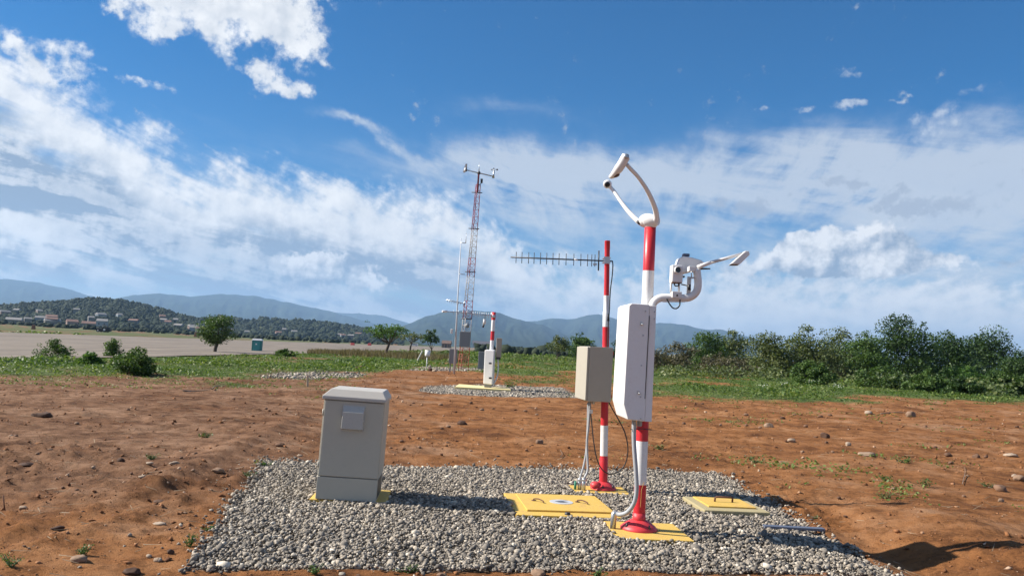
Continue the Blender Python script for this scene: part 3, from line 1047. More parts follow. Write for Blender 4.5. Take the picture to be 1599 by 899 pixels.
A7 = math.radians(7)
FOOT = [quad(-1.545, 8.52, 0.76, 0.66, A7 * 0.6), quad(1.372, 7.58, 0.68, 0.70, A7 * 0.6), quad(1.16, 9.68, 0.66, 0.48, A7 * 0.6), quad(0.62, 8.60, 1.04, 1.16, A7), quad(2.48, 9.03, 0.72, 0.78, A7 * 0.7)]


def gravel(name, poly, dens, size, label, edge=0.06, lift=0.0, zj=0.03, base=ICO0):
    xs = [p[0] for p in poly]
    ys = [p[1] for p in poly]
    x0, x1, y0, y1 = min(xs) - .3, max(xs) + .3, min(ys) - .3, max(ys) + .3
    n = int((x1 - x0) * (y1 - y0) * dens)
    x, y = rng.uniform(x0, x1, n), rng.uniform(y0, y1, n)
    sd = poly_sd(x, y, poly) + 0.10 * fbm(x * 2.2, y * 2.2, 3, 5)
    k = sd + np.where(rng.uniform(size=n) < 0.02, rng.exponential(0.18, n), rng.exponential(0.03, n)) > 0.0
    if poly is PAD:
        for fp in FOOT:
            k &= poly_sd(x, y, fp) < -0.004
    x, y, sd = x[k], y[k], sd[k]
    n = len(x)
    s = size * np.exp(rng.normal(0, 0.36, n)) * np.where(rng.uniform(size=n) < 0.06, 1.45, 1.0)
    bump = 0.022 * fbm(x / 0.5, y / 0.5, 3, 99) + 0.02 * sstep(sd, 0, 0.4)
    z = zg(x, y) + lift + bump + rng.uniform(0, zj, n) + s * 0.12
    v, f, kk = stones_mesh(rng, np.stack([x, y, z], -1), s, (0.45, 0.85), base, 0.20)
    dirt = sstep(sd, 0.15, -0.05) * 0.12
    t = np.clip(rng.beta(2.0, 2.2, n) - dirt * rng.uniform(0, 1, n) + 0.16 * fbm(x / 1.1, y / 1.1, 3, 111), 0, 1)
    t = np.where(rng.uniform(size=n) < 0.05, rng.uniform(0.85, 1, n), t)
    o = np_mesh(name, v, f, GRAVEL_M, tint=np.repeat(t, kk), smooth=True)
    tag(o, label, 'gravel', kind='stuff')


gravel('gravel', PAD, 2600, 0.0245, 'bed of grey river gravel around the cabinet and the striped poles')
gravel('gravel', PAD2, 480, 0.048, 'far patch of gravel around the second instrument station', zj=0.02, lift=-0.03, base=OCTA)
gravel('gravel', PAD3, 70, 0.085, 'strip of gravel in the grass beyond the wooden stake', zj=0.02, lift=-0.03, base=OCTA)
gravel('gravel', PAD4, 40, 0.085, 'pale gravel strip around the foot of the lattice tower', zj=0.02, lift=-0.03, base=OCTA)


# ---- crumbs of soil and pale chips strewn over the bare ground
def fan_points(n, r0, r1, a0=-36, a1=36, power=1.0):
    r = r0 * (r1 / r0) ** (rng.uniform(0, 1, n) ** power)
    a = np.radians(rng.uniform(a0, a1, n))
    return r * np.sin(a), r * np.cos(a)


x, y = fan_points(62000, 4.4, 50)
clump = fbm(x / 1.7, y / 1.7, 3, 41) + 0.35
k = (pad_edge(x, y) < -0.02) & (grass_mask(x, y) < 0.5) & (rng.uniform(size=len(x)) < 0.22 + 0.9 * np.clip(clump, 0, 1)) & (poly_sd(x, y, PAD2) < 0)
x, y = x[k], y[k]
r = np.hypot(x, y)
s = np.clip(0.0065 * np.exp(rng.exponential(0.5, len(x))), 0.005, 0.055) * (0.75 + r / 22)
v, f, kk = stones_mesh(rng, np.stack([x, y, zg(x, y) + s * 0.12], -1), s, (0.4, 0.85), OCTA, 0.30)
t = np.where(rng.uniform(size=len(x)) < 0.10, rng.uniform(0.9, 1, len(x)), rng.uniform(0, 0.85, len(x)))
tag(np_mesh('soil_crumbs', v, f, CLOD_M, tint=np.repeat(t, kk), smooth=False), 'red soil crumbs and pale chips strewn over the bare earth', 'soil', kind='stuff')

# straw and dead stalks
x, y = fan_points(1300, 4.4, 40)
k = (pad_edge(x, y) < 0.05)
x, y = x[k], y[k]
n = len(x)
L = rng.uniform(0.02, 0.10, n) * (0.7 + np.hypot(x, y) / 30)
q = rng.normal(0.0, 0.9, n)
dx, dy = np.cos(q), np.sin(q)
c = np.stack([x, y, zg(x, y) + 0.008 + 0.01 * rng.uniform(size=n)], -1)
dv = np.stack([dx * L, dy * L, rng.normal(0, 0.18, n) * L], -1)
wv = np.stack([-dy, dx, 0 * dx + 0.6], -1) * (0.0022 + 0.0001 * np.hypot(x, y))[:, None]
v = np.stack([c - dv - wv, c + dv - wv * 0.4, c + dv + wv * 0.4, c - dv + wv], 1).reshape(-1, 3)
tag(np_mesh('straw_litter', v, np.arange(4 * n).reshape(n, 4), STRAW_M, tint=np.repeat(rng.uniform(size=n), 4)), 'dry straw and dead stalks lying on the soil', 'straw', kind='stuff')

# ---- green ground cover
def ground_cover():
    x, y = fan_points(120000, 8.5, 190, -37, 37, 0.92)
    g = grass_mask(x, y)
    k = (rng.uniform(size=len(x)) < g ** 1.3) & (pad_edge(x, y) < -0.05) & ((x > RWY_X1 + 0.3) | (x < RWY_X0))
    x, y, g = x[k], y[k], g[k]
    n = len(x)
    r = np.hypot(x, y)
    tall = 0.045 + 0.16 * sstep(fbm(x / 3.0, y / 3.0, 4, 57), -0.1, 0.6) * g
    tall = tall * (0.6 + r / 70)
    z = zg(x, y)
    base = np.stack([x, y, z], -1)
    K = 5
    P = np.repeat(base, K, 0)
    h = np.repeat(tall, K) * rng.uniform(0.25, 1.1, n * K)
    sp = np.repeat(0.05 + 0.7 * tall, K)
    P = P + np.stack([rng.normal(0, 1, n * K) * sp, rng.normal(0, 1, n * K) * sp, h], -1)
    sz = np.repeat((0.020 + 0.22 * tall) * (0.75 + r / 110), K)
    v, f = leaves(rng, P, sz, 0.5, 0.6)
    pt = 0.5 + 0.42 * fbm(x / 6, y / 6, 4, 63)
    t = np.clip(np.repeat(pt, K) + rng.normal(0, 0.20, n * K), 0, 1)
    o = np_mesh('ground_cover', v, f, GRASS_M, tint=np.repeat(t, 4))
    tag(o, 'low green weeds and grass covering the ground beyond the bare soil', 'grass', kind='stuff')


ground_cover()


def blades(name, x, y, h, w, mat, label, lean=0.25, K=1):
    n = len(x)
    base = np.stack([x, y, zg(x, y)], -1)
    q = rng.uniform(0, 2 * math.pi, n)
    wv = np.stack([np.cos(q), np.sin(q), 0 * q], -1) * np.asarray(w)[:, None]
    tip = base + np.stack([rng.normal(0, lean, n) * h, rng.normal(0, lean, n) * h, h], -1)
    mid = base * 0.5 + tip * 0.5 + np.stack([0 * h, 0 * h, 0.10 * h], -1)
    v = np.stack([base - wv, base + wv, mid + wv * 0.7, tip, mid - wv * 0.7], 1).reshape(-1, 3)
    f = np.arange(5 * n).reshape(n, 5)
    t = np.clip(np.repeat(rng.uniform(0, 1, n), 5), 0, 1)
    o = np_mesh(name, v, f, mat, tint=t)
    return tag(o, label, 'grass', kind='stuff')


def strip_points(n, poly_px, jitter=1.0):
    """points between two pixel lines (near, far) on the ground"""
    u = rng.uniform(0, 1, n)
    w_ = rng.uniform(0, 1, n)
    near, far = poly_px
    px = np.interp(u, np.linspace(0, 1, len(near)), [p[0] for p in near])
    py0 = np.interp(u, np.linspace(0, 1, len(near)), [p[1] for p in near])
    py1 = np.interp(u, np.linspace(0, 1, len(far)), [p[1] for p in far])
    P = [at(a_, b_, 8) for a_, b_ in zip(px, py0 + (py1 - py0) * w_)]
    return np.array([q.x for q in P]), np.array([q.y for q in P])


x, y = strip_points(7000, ([(480, 553), (560, 556), (640, 562), (730, 567)], [(480, 547), (560, 551), (640, 556), (730, 560)]))
k = fbm(x / 1.5, y / 3, 3, 87) > -0.35
x, y = x[k], y[k]
hh = (0.45 + 0.50 * vn(x / 1.2, y / 4, 5)) * rng.uniform(0.6, 1.1, len(x)) * np.interp(x / y, [-0.26, -0.2, -0.05], [0.55, 0.85, 1.0])
blades('tall_dry_grass', x, y, hh, 0.022 + 0 * x, DRY_M, 'band of tall brown dry grass behind the tower and the flat-topped tree')
x, y = strip_points(2500, ([(780, 563), (900, 567), (1000, 572)], [(780, 556), (900, 560), (1000, 566)]))
k = fbm(x / 2.5, y / 4, 3, 88) > -0.15
x, y = x[k], y[k]

# undergrowth at the foot of the thicket on the right
ux, uy = strip_points(2600, ([(1030, 590), (1200, 596), (1400, 612), (1660, 628)], [(1030, 573), (1200, 577), (1400, 586), (1660, 596)]))
k = fbm(ux / 2.2, uy / 5, 3, 91) > -0.12
ux, uy = ux[k], uy[k]
K_ = 9
uh = (0.25 + 0.75 * vn(ux / 2.0, uy / 5, 15))
P = np.repeat(np.stack([ux, uy, zg(ux, uy)], -1), K_, 0) + np.stack([rng.normal(0, .35, len(ux) * K_), rng.normal(0, .35, len(ux) * K_), np.repeat(uh, K_) * rng.uniform(0.05, 1.15, len(ux) * K_)], -1)
v, f = leaves(rng, P, np.full(len(P), 0.105), 0.4, 0.6)
tt = np.clip(np.repeat(0.5 + 0.5 * fbm(ux / 3, uy / 6, 3, 93), K_) + rng.normal(0, .2, len(P)), 0, 1)
tag(np_mesh('thicket_undergrowth', v, f, LEAF_OLIVE, tint=np.repeat(tt, 4)), 'tangled olive undergrowth along the foot of the thicket', 'undergrowth', kind='stuff')
blades('tall_green_grass', x, y, rng.uniform(0.25, 0.6, len(x)), 0.03 + 0 * x, LEAF_OLIVE, 'tall olive grass in the field right of the second station')

# ================================================================== the near station
def gz(x, y):
    return float(zg(np.array([x]), np.array([y]))[0])


PZ = 0.0        # level of the gravel bed's slabs


def slab(name, pts, z0, z1, label, mat=YELLOW, cat='slab', bevel=0.008):
    cx = sum(p[0] for p in pts) / len(pts)
    cy = sum(p[1] for p in pts) / len(pts)
    mb = MB([mat])
    n = len(pts)
    vs = [(x, y, z0) for x, y in pts] + [(x, y, z1) for x, y in pts]
    mb.add(vs, [tuple(range(n))[::-1], tuple(range(n, 2 * n))] + [(i, (i + 1) % n, (i + 1) % n + n, i + n) for i in range(n)])
    o = mb.build(name, origin=(cx, cy, z0), bevel=bevel)
    return tag(o, label, cat)


slab('concrete_slab', quad(-1.545, 8.52, 0.76, 0.66, A7 * 0.6), -0.15, 0.005, 'yellow painted concrete slab under the grey equipment cabinet')
slab('concrete_slab', quad(1.372, 7.58, 0.68, 0.70, A7 * 0.6), -0.15, 0.005, 'yellow painted slab under the nearer striped pole')
slab('concrete_slab', quad(1.16, 9.68, 0.66, 0.48, A7 * 0.6), -0.15, 0.005, 'yellow painted slab under the antenna pole')

# ---- big manhole
MH = empty('manhole_cover', (0.62, 8.62, -0.035), A7, 'wide yellow manhole cover with two folding handles and an oval plate', 'manhole cover')
mb = MB([YELLOW])
mb.box((-0.52, -0.60, -0.1), (0.52, 0.56, 0.040))
mb.build('frame', MH, bevel=0.006)
mb = MB([YELLOW])
mb.box((-0.40, -0.42, 0.041), (0.46, 0.47, 0.058))
mb.build('lid', MH, bevel=0.004)
for sx_ in (-0.21, 0.26):
    mb = MB([RUST])
    mb.tube(spline([(sx_ - 0.05, 0.06, 0.060), (sx_ - 0.050, 0.05, 0.078), (sx_ - 0.01, 0.0, 0.088), (sx_ + 0.030, -0.06, 0.078), (sx_ + 0.035, -0.07, 0.062)], 4), 0.0065, 8)
    mb.build('handle', MH)
    mb = MB([RUST])
    mb.lathe([(0.026, 0.0583), (0.026, 0.064), (0.0, 0.064)], (sx_ - 0.05, 0.06, 0), 10)
    mb.build('handle_boss', MH)
mb = MB([EMBW])
mb.add([(0.03 + 0.125 * math.cos(t_ * math.pi / 16), 0.03 + 0.125 * math.sin(t_ * math.pi / 16), z_) for z_ in (0.0583, 0.0615) for t_ in range(32)],
       [tuple(range(32, 64))] + [(i, (i + 1) % 32, (i + 1) % 32 + 32, i + 32) for i in range(32)])
pl = mb.build('oval_plate', MH)
mb = MB([EMBD])
zz_ = 0.0632
for poly in ([(-0.06, 0.02), (0.02, 0.06), (0.10, 0.075), (0.05, 0.035), (0.02, 0.0), (0.09, -0.015), (0.03, -0.03), (-0.02, -0.015)],
             [(-0.05, -0.03), (0.0, -0.055), (0.10, -0.06), (0.04, -0.045)]):
    mb.add([(0.02 + px_, 0.03 + py_, zz_) for px_, py_ in poly], [tuple(range(len(poly)))])
mb.build('emblem', pl)
mb = MB([BLACK])
mb.lathe([(0.03, 0.0), (0.028, 0.02), (0.0, 0.024)], (-0.01, -0.52, 0.041), 10)
mb.build('lock_cap', MH)

# ---- small manhole
SM = empty('manhole_cover', (2.48, 9.02, -0.02), A7 * 0.7, 'small square yellow hatch with one brown handle in a concrete frame', 'manhole cover')
mb = MB([YEDGE])
mb.box((-0.36, -0.38, -0.1), (0.36, 0.40, 0.052))
mb.build('frame', SM, bevel=0.012)
mb = MB([YELLOW])
mb.box((-0.26, -0.22, 0.0525), (0.27, 0.33, 0.068))
mb.build('lid', SM, bevel=0.005)
mb = MB([RUST])
mb.tube([(-0.10, 0.05, 0.066), (-0.10, 0.045, 0.108), (-0.085, 0.04, 0.120), (0.085, 0.04, 0.120), (0.10, 0.045, 0.108), (0.10, 0.05, 0.066)], 0.011, 8)
mb.build('handle', SM)

# ---- flat steel bar on the gravel
mb = MB([BARB])
mb.box((2.60, 8.02, -0.005), (3.20, 8.10, 0.020), 0, math.radians(1.5), (2.9, 8.06))
tag(mb.build('steel_bar', origin=(2.9, 8.06, -0.005), bevel=0.003), 'blue grey flat steel bar lying on the gravel near its right edge', 'bar')

# ---- equipment cabinet
CB = empty('equipment_cabinet', (-1.54, 8.20, 0.005), math.radians(4), 'grey beige steel equipment cabinet with a chamfered lid and a vent hood', 'cabinet')
CB.rotation_euler = (0, math.radians(1.2), math.radians(4))
CB.scale = (1, 1, 1.03)
mb = MB([CABINET])
mb.box((-0.305, -0.02, 0.0), (0.295, 0.60, 0.215))
mb.build('plinth', CB, bevel=0.006)
mb = MB([CABINET])
mb.box((-0.31, 0.003, 0.221), (0.30, 0.62, 0.955))
mb.build('body', CB, bevel=0.006)
mb = MB([CABINET])
mb.box((-0.297, -0.026, 0.223), (0.293, 0.0, 0.953))
dr = mb.build('door', CB, bevel=0.008)
mb = MB([GREYP])
mb.box((-0.300, -0.004, 0.216), (0.293, 0.59, 0.2205))
mb.build('seam', CB)
for z_ in (0.33, 0.83):
    mb = MB([CABINET])
    mb.tube([(-0.306, -0.012, z_ - 0.03), (-0.306, -0.012, z_ + 0.03)], 0.009, 8)
    mb.build('hinge', dr)
mb = MB([CABLID])
W0, W1 = -0.325, 0.315
mb.add([(W0, -0.045, 0.960), (W1, -0.045, 0.960), (W1, 0.635, 0.960), (W0, 0.635, 0.960),
        (W0, -0.045, 0.992), (W1, -0.045, 0.992), (W1, 0.635, 0.992), (W0, 0.635, 0.992),
        (W0 + 0.075, 0.015, 1.064), (W1 - 0.045, 0.015, 1.064), (W1 - 0.045, 0.575, 1.064), (W0 + 0.075, 0.575, 1.064)],
       [(3, 2, 1, 0), (0, 1, 5, 4), (1, 2, 6, 5), (2, 3, 7, 6), (3, 0, 4, 7), (4, 5, 9, 8), (5, 6, 10, 9), (6, 7, 11, 10), (7, 4, 8, 11), (8, 9, 10, 11)])
mb.build('lid', CB, bevel=0.007)
mb = MB([HOODM])
mb.add([(-0.110, -0.027, 0.675), (0.110, -0.027, 0.675), (0.110, -0.027, 0.915), (-0.110, -0.027, 0.915),
        (-0.108, -0.075, 0.690), (0.108, -0.075, 0.690), (0.104, -0.070, 0.850), (-0.104, -0.070, 0.850)],
       [(0, 1, 2, 3), (4, 5, 6, 7), (0, 1, 5, 4), (1, 2, 6, 5), (2, 3, 7, 6), (3, 0, 4, 7)])
hd = mb.build('vent_hood', CB, bevel=0.005)
mb = MB([HOODM])
mb.box((-0.117, -0.0300, 0.668), (0.117, -0.0262, 0.922))
mb.build('hood_flange', hd)
mb = MB([BLACK])
mb.box((0.2955, 0.06, 0.02), (0.2975, 0.50, 0.205))
mb.build('cable_opening', CB)


# ---- striped poles
def pole_bands(mb, foot, top, cuts, radii, n=28):
    """cuts: heights where red turns white, starting red; radii: (height, r) steps"""
    foot, top = Vector(foot), Vector(top)
    L = (top - foot).length
    hs = sorted(set([0.0, L] + [c for c in cuts if c < L] + [r_[0] for r_ in radii if 0 < r_[0] < L] + [r_[0] + 0.012 for r_ in radii[1:] if r_[0] + 0.012 < L]))

    def rad(h, before=False):
        r_ = radii[0][1]
        for hh_, q_ in radii[1:]:
            if h >= hh_ + 0.0119:
                r_ = q_
        return r_
    for a_, b_ in zip(hs[:-1], hs[1:]):
        mid = (a_ + b_) / 2
        mi = sum(1 for c in cuts if c <= mid) % 2
        mb.tube([foot + (top - foot) * (a_ / L), foot + (top - foot) * (b_ / L)], [rad(a_), rad(b_)], n, mi, cap=False)
    mb.tube([top, top + (top - foot).normalized() * 0.004], [rad(L), rad(L) * 0.96], n, (sum(1 for c in cuts if c < L)) % 2)


def flange(root, name, r0, r1, h, z, bolts, n=32, br=None):
    mb = MB([FLANGE])
    mb.lathe([(r0 * 0.98, z - 0.02), (r0, z), (r0, z + 0.012), (r0 * 0.86, z + h * 0.42), (r0 * 0.62, z + h * 0.74), (r1 * 1.25, z + h * 0.95), (r1 * 1.03, z + h), (r1 * 0.9, z + h)], (0, 0, 0), n)
    mb.build(name, root)
    for k in range(bolts):
        q = 2 * math.pi * (k + 0.35) / bolts
        rr_ = br or r0 * 0.84
        mb = MB([DARKM])
        c = (rr_ * math.cos(q), rr_ * math.sin(q))
        mb.tube([(*c, z), (*c, z + 0.062)], 0.007, 8)
        mb.lathe([(0.0, z + h * 0.30), (0.016, z + h * 0.30), (0.016, z + h * 0.30 + 0.016), (0.0, z + h * 0.30 + 0.016)], (*c, 0), 6, smooth=False)
        mb.build('anchor_bolt', root)


MAINX, MAINY = 1.30, 7.62
MP = empty('striped_pole', (MAINX, MAINY, 0.005), 0, 'nearer red and white striped pole carrying the white instrument box', 'pole')
mb = MB([BANDR, BANDW])
pole_bands(mb, (0, 0, 0.09), (-0.012, 0.0, 2.825), [0.32, 0.72, 1.13, 1.53, 1.91, 2.32], [(0, 0.056), (1.0, 0.054)])
mb.build('pole', MP)
mb = MB([FLANGE])
mb.tube([(0, 0, 0.05), (0, 0, 0.15)], 0.060, 28)
mb.build('pole_collar', MP)
flange(MP, 'base_flange', 0.172, 0.062, 0.085, 0.002, 4)
for z_ in (1.30, 1.42, 1.78):
    mb = MB([GALV])
    mb.lathe([(0.056, -0.012), (0.0595, -0.012), (0.0595, 0.012), (0.056, 0.012)], (-0.005, 0, z_), 28)
    mb.box((0.050, -0.04, z_ - 0.014), (0.072, -0.02, z_ + 0.014))
    mb.build('clamp_band', MP)

# ---- white instrument box hung on that pole
EB = empty('instrument_box', (MAINX, MAINY, 1.02), math.radians(3.5), 'tall white instrument box mounted on the left of the nearer striped pole', 'instrument box')
prof = [(-0.235, 0.13), (-0.205, 0.0), (-0.03, -0.02), (-0.03, 1.045), (-0.225, 1.06), (-0.240, 1.045)]
prof = [(-0.250, 0.145), (-0.205, 0.005), (-0.045, -0.005), (-0.045, 1.060), (-0.215, 1.062), (-0.240, 1.040)]
mb = MB([WHITE])
mb.prism(prof, -0.26, 0.26)
mb.build('housing', EB, bevel=0.013, seg=3)
mb = MB([WHITE])
mb.box((-0.0445, -0.2535, -0.005), (0.018, 0.2535, 1.05))
bp_ = mb.build('rear_plate', EB, bevel=0.004)
mb = MB([BLACK])
mb.add([(-0.0575, -0.2618, 0.20), (-0.0515, -0.2618, 0.20), (-0.0425, -0.2618, 0.955), (-0.0485, -0.2618, 0.955),
        (-0.0575, -0.2585, 0.20), (-0.0515, -0.2585, 0.20), (-0.0425, -0.2585, 0.955), (-0.0485, -0.2585, 0.955)],
       [(0, 1, 2, 3), (7, 6, 5, 4), (0, 4, 5, 1), (1, 5, 6, 2), (2, 6, 7, 3), (3, 7, 4, 0)])
mb.build('dark_gap_strip', EB)  # black strip stands in for the dark gap between door and rear plate
for (x_, z_) in ((-0.115, 0.88), (-0.115, 0.255)):
    mb = MB([GALV])
    mb.box((x_ - 0.012, -0.270, z_ - 0.014), (x_ + 0.008, -0.2605, z_ + 0.014))
    mb.lathe([(0.008, 0), (0.008, 0.010), (0, 0.010)], (x_ + 0.006, -0.270, z_ - 0.008), 10, axis=(0, -1, 0))
    mb.build('latch', EB)
for (x_, z_) in ((-0.085, 0.995), (-0.095, 0.775), (-0.10, 0.50), (-0.095, 0.215), (-0.085, 0.02), (0.002, 0.995), (0.002, 0.93)):
    mb = MB([GALV])
    mb.lathe([(0.007, 0), (0.007, 0.004), (0, 0.006)], (x_, -0.2605 if x_ < -0.05 else -0.254, z_), 10, axis=(0, -1, 0))
    mb.build('screw', EB)
mb = MB([CONDUIT])
mb.lathe([(0.024, 0.0), (0.024, -0.05), (0.018, -0.06)], (-0.055, -0.09, -0.004), 16)
mb.build('cable_gland', EB)

# ---- conduit from that box down to the slab
Wp = lambda px_, py_, Y_: atY(px_, py_, Y_)
pts = [Wp(990, 655, 7.48), Wp(990, 690, 7.47), Wp(993, 735, 7.46), Wp(994, 765, 7.46), Wp(990, 785, 7.47), Wp(980, 799, 7.50), Wp(968, 803, 7.55), Wp(962, 800, 7.58)]
cd = empty('flexible_conduit', (1.1, 7.5, 0.05), 0, 'thick grey flexible conduit curving from the white box to the yellow slab', 'conduit')
mb = MB([CONDUIT])
mb.tube(spline(pts, 8), 0.0205, 14)
mb.build('hose', cd, origin=(1.1, 7.5, 0.05))
mb = MB([GALV])
e_ = Wp(961, 801, 7.585)
mb.tube([e_ + Vector((0.012, 0, 0.012)), e_ + Vector((-0.012, 0, 0.0)), (e_.x - 0.018, e_.y, 0.003)], 0.027, 14)
mb.build('elbow_fitting', cd, origin=(1.1, 7.5, 0.05))
mb = MB([BLACK])
mb.tube([Wp(984, 670, 7.46), Wp(1004, 669, 7.50), Wp(1017, 671, 7.56)], 0.004, 8)
mb.build('cable_tie', cd, origin=(1.1, 7.5, 0.05))
mb = MB([painted('orange_string', (0.55, 0.30, 0.08), 0.8)])
mb.tube(spline([Wp(1006, 752, 7.55), Wp(1002, 764, 7.54), Wp(1001, 778, 7.54), Wp(1000, 792, 7.54)], 5), 0.0022, 6)
tag(mb.build('string', origin=Wp(1002, 764, 7.54)), 'thin orange string hanging on the nearer striped pole', 'string')


# ---- forward scatter head on top of that pole
VS = empty('visibility_sensor', (MAINX - 0.012, MAINY, 2.83), 0, 'white two-armed visibility sensor on top of the nearer striped pole', 'sensor')
O3 = (MAINX - 0.012, MAINY, 2.83)
mb = MB([WHITE])
c0 = Wp(1016, 352, MAINY)
mb.lathe([(0.0, -0.005), (0.052, -0.005), (0.060, 0.02), (0.066, 0.05), (0.05, 0.09), (0.0, 0.10)], (O3[0], O3[1], O3[2]), 24)
body = spline([Wp(1001, 349, 7.66), Wp(1008, 345, 7.64), Wp(1018, 345, 7.60), Wp(1028, 345, 7.56)], 6)
mb.tube(body, [0.030 + 0.040 * math.sin(math.pi * (0.12 + 0.80 * i / (len(body) - 1))) for i in range(len(body))], 18)
mb.build('hub', VS, origin=O3)
mb = MB([WHITE])
arm = spline([Wp(1023, 346, 7.56), Wp(1025, 336, 7.52), Wp(1021, 320, 7.44), Wp(1011, 298, 7.34), Wp(997, 277, 7.25), Wp(984, 263, 7.20), Wp(979, 257, 7.18)], 7)
mb.tube(arm, [0.030 - 0.012 * min(1, i / len(arm) * 1.6) for i in range(len(arm))], 14)
a1 = mb.build('arm', VS, origin=O3)
mb = MB([WHITE])
cap = spline([Wp(979.5, 242.5, 7.16), Wp(976, 247, 7.165), Wp(971, 256, 7.18), Wp(964, 266, 7.21), Wp(957, 274, 7.25), Wp(952.5, 276.5, 7.28)], 6)
rr_ = [0.012 + 0.030 * min(1, (i + 1) / 4) - 0.026 * max(0, (i / (len(cap) - 1) - 0.55) / 0.45) for i in range(len(cap))]
mb.tube(cap, rr_, 16)
mb.build('transmitter_hood', a1, origin=O3)
mb = MB([GALV])
mb.lathe([(0.0, 0.0), (0.024, 0.0), (0.024, -0.012)], Wp(978.5, 244, 7.118), 14, axis=(0.2, -1, 0.1))
mb.build('end_cap', a1, origin=O3)
mb = MB([painted('brown_window', (0.10, 0.06, 0.045), 0.3)])
s_ = spline([Wp(966.5, 270.5, 7.205), Wp(961, 274.5, 7.23), Wp(954, 277, 7.26)], 5)
mb.tube(s_, [0.012, 0.019, 0.021, 0.021, 0.020, 0.018, 0.016, 0.012, 0.009, 0.007, 0.003][:len(s_)], 12)
mb.build('window', a1, origin=O3)
mb = MB([WHITE])
arm = spline([Wp(1004, 350, 7.68), Wp(996, 345, 7.74), Wp(982, 331, 7.86), Wp(969, 314, 7.96), Wp(959, 299, 8.03), Wp(951, 290, 8.06)], 7)
mb.tube(arm, [0.028 - 0.010 * min(1, i / len(arm) * 1.5) for i in range(len(arm))], 14)
a2 = mb.build('arm', VS, origin=O3)
mb = MB([DARKM])
mb.tube([Wp(999.5, 348.5, 7.665), Wp(996.0, 345.5, 7.69)], [0.020, 0.018], 12)
mb.build('joint', a2, origin=O3)
c_ = Wp(948.5, 287.5, 8.05)
ax_ = Vector((-0.10, -0.90, -0.35))
mb = MB([WHITE])
mb.lathe([(0.0, -0.055), (0.024, -0.05), (0.038, -0.03), (0.044, 0.0), (0.041, 0.025), (0.032, 0.032), (0.0, 0.033)], c_, 18, axis=ax_)
mb.build('receiver_head', a2, origin=O3)
mb = MB([LENS])
mb.lathe([(0.0, 0.037), (0.026, 0.037), (0.027, 0.030)], c_, 18, axis=ax_)
mb.build('lens', a2, origin=O3)

# ---- second sensor on the bent bracket to the right
LB = empty('present_weather_sensor', (MAINX + 0.05, MAINY, 1.90), 0, 'white sensor cluster on a bent tube bracket right of the nearer striped pole', 'sensor')
O4 = (MAINX + 0.05, MAINY, 1.90)
Y0 = 7.50
mb = MB([WHITE])
mb.tube(spline([Wp(1018, 503, Y0), Wp(1018, 482, Y0), Wp(1021, 472, Y0), Wp(1030, 465.5, Y0), Wp(1045, 464.5, Y0), Wp(1062, 465.5, Y0), Wp(1077, 464, Y0), Wp(1087, 456, Y0), Wp(1090, 444, Y0), Wp(1089, 430, Y0), Wp(1088, 421, Y0)], 6), 0.036, 18)
bt = mb.build('bracket_tube', LB, origin=O4)
mb = MB([WHITE])
mb.prism([(Wp(1030, 473, Y0).x, Wp(1030, 469, Y0).z), (Wp(1036, 472.5, Y0).x, Wp(1036, 471.5, Y0).z), (Wp(1070, 472, Y0).x, Wp(1070, 471.5, Y0).z), (Wp(1078, 468, Y0).x, Wp(1078, 467, Y0).z), (Wp(1078, 464, Y0).x, Wp(1078, 463, Y0).z), (Wp(1030, 464, Y0).x, Wp(1030, 463, Y0).z)], Y0 - 0.020, Y0 + 0.020)
mb.build('gusset', bt, origin=O4)
mb = MB([WHITE])
q0 = Wp(1055.5, 460, Y0)
mb.box((q0.x - 0.045, Y0 - 0.050, q0.z - 0.035), (q0.x + 0.045, Y0 + 0.045, q0.z + 0.028))
sd_ = mb.build('saddle', LB, origin=O4, bevel=0.006)
mb = MB([BLACK])
mb.lathe([(0.009, 0), (0.009, 0.008), (0, 0.008)], (q0.x + 0.0, Y0 - 0.050, q0.z - 0.01), 10, axis=(0, -1, 0))
mb.build('plug', sd_, origin=O4)
for px_ in (1047.5, 1060):
    mb = MB([WHITE])
    mb.tube([Wp(px_, 457, Y0), Wp(px_ + 0.3, 440, Y0)], 0.010, 10)
    mb.build('standoff', LB, origin=O4)
mb = MB([WHITE])
q1, q2 = Wp(1047, 441, Y0), Wp(1065, 415, Y0)
mb.box((q1.x, Y0 - 0.06, q1.z), (q2.x, Y0 + 0.07, q2.z))
cbx = mb.build('detector_box', LB, origin=O4, bevel=0.010)
q3 = Wp(1058, 421.5, Y0 - 0.07)
mb = MB([WHITE])
mb.lathe([(0.032, -0.01), (0.032, 0.022), (0.027, 0.024), (0.026, 0.0)], q3, 18, axis=(0.12, -1, 0.0))
mb.build('lens_barrel', cbx, origin=O4)
mb = MB([LENS])
mb.lathe([(0.0, 0.012), (0.026, 0.012)], q3, 18, axis=(0.12, -1, 0.0))
mb.build('lens', cbx, origin=O4)
mb = MB([painted('brown_underside', (0.16, 0.11, 0.09), 0.6)])
mb.box((q1.x + 0.006, Y0 - 0.055, q1.z - 0.006), (q2.x - 0.004, Y0 + 0.065, q1.z + 0.001))
mb.build('bottom_plate', cbx, origin=O4)
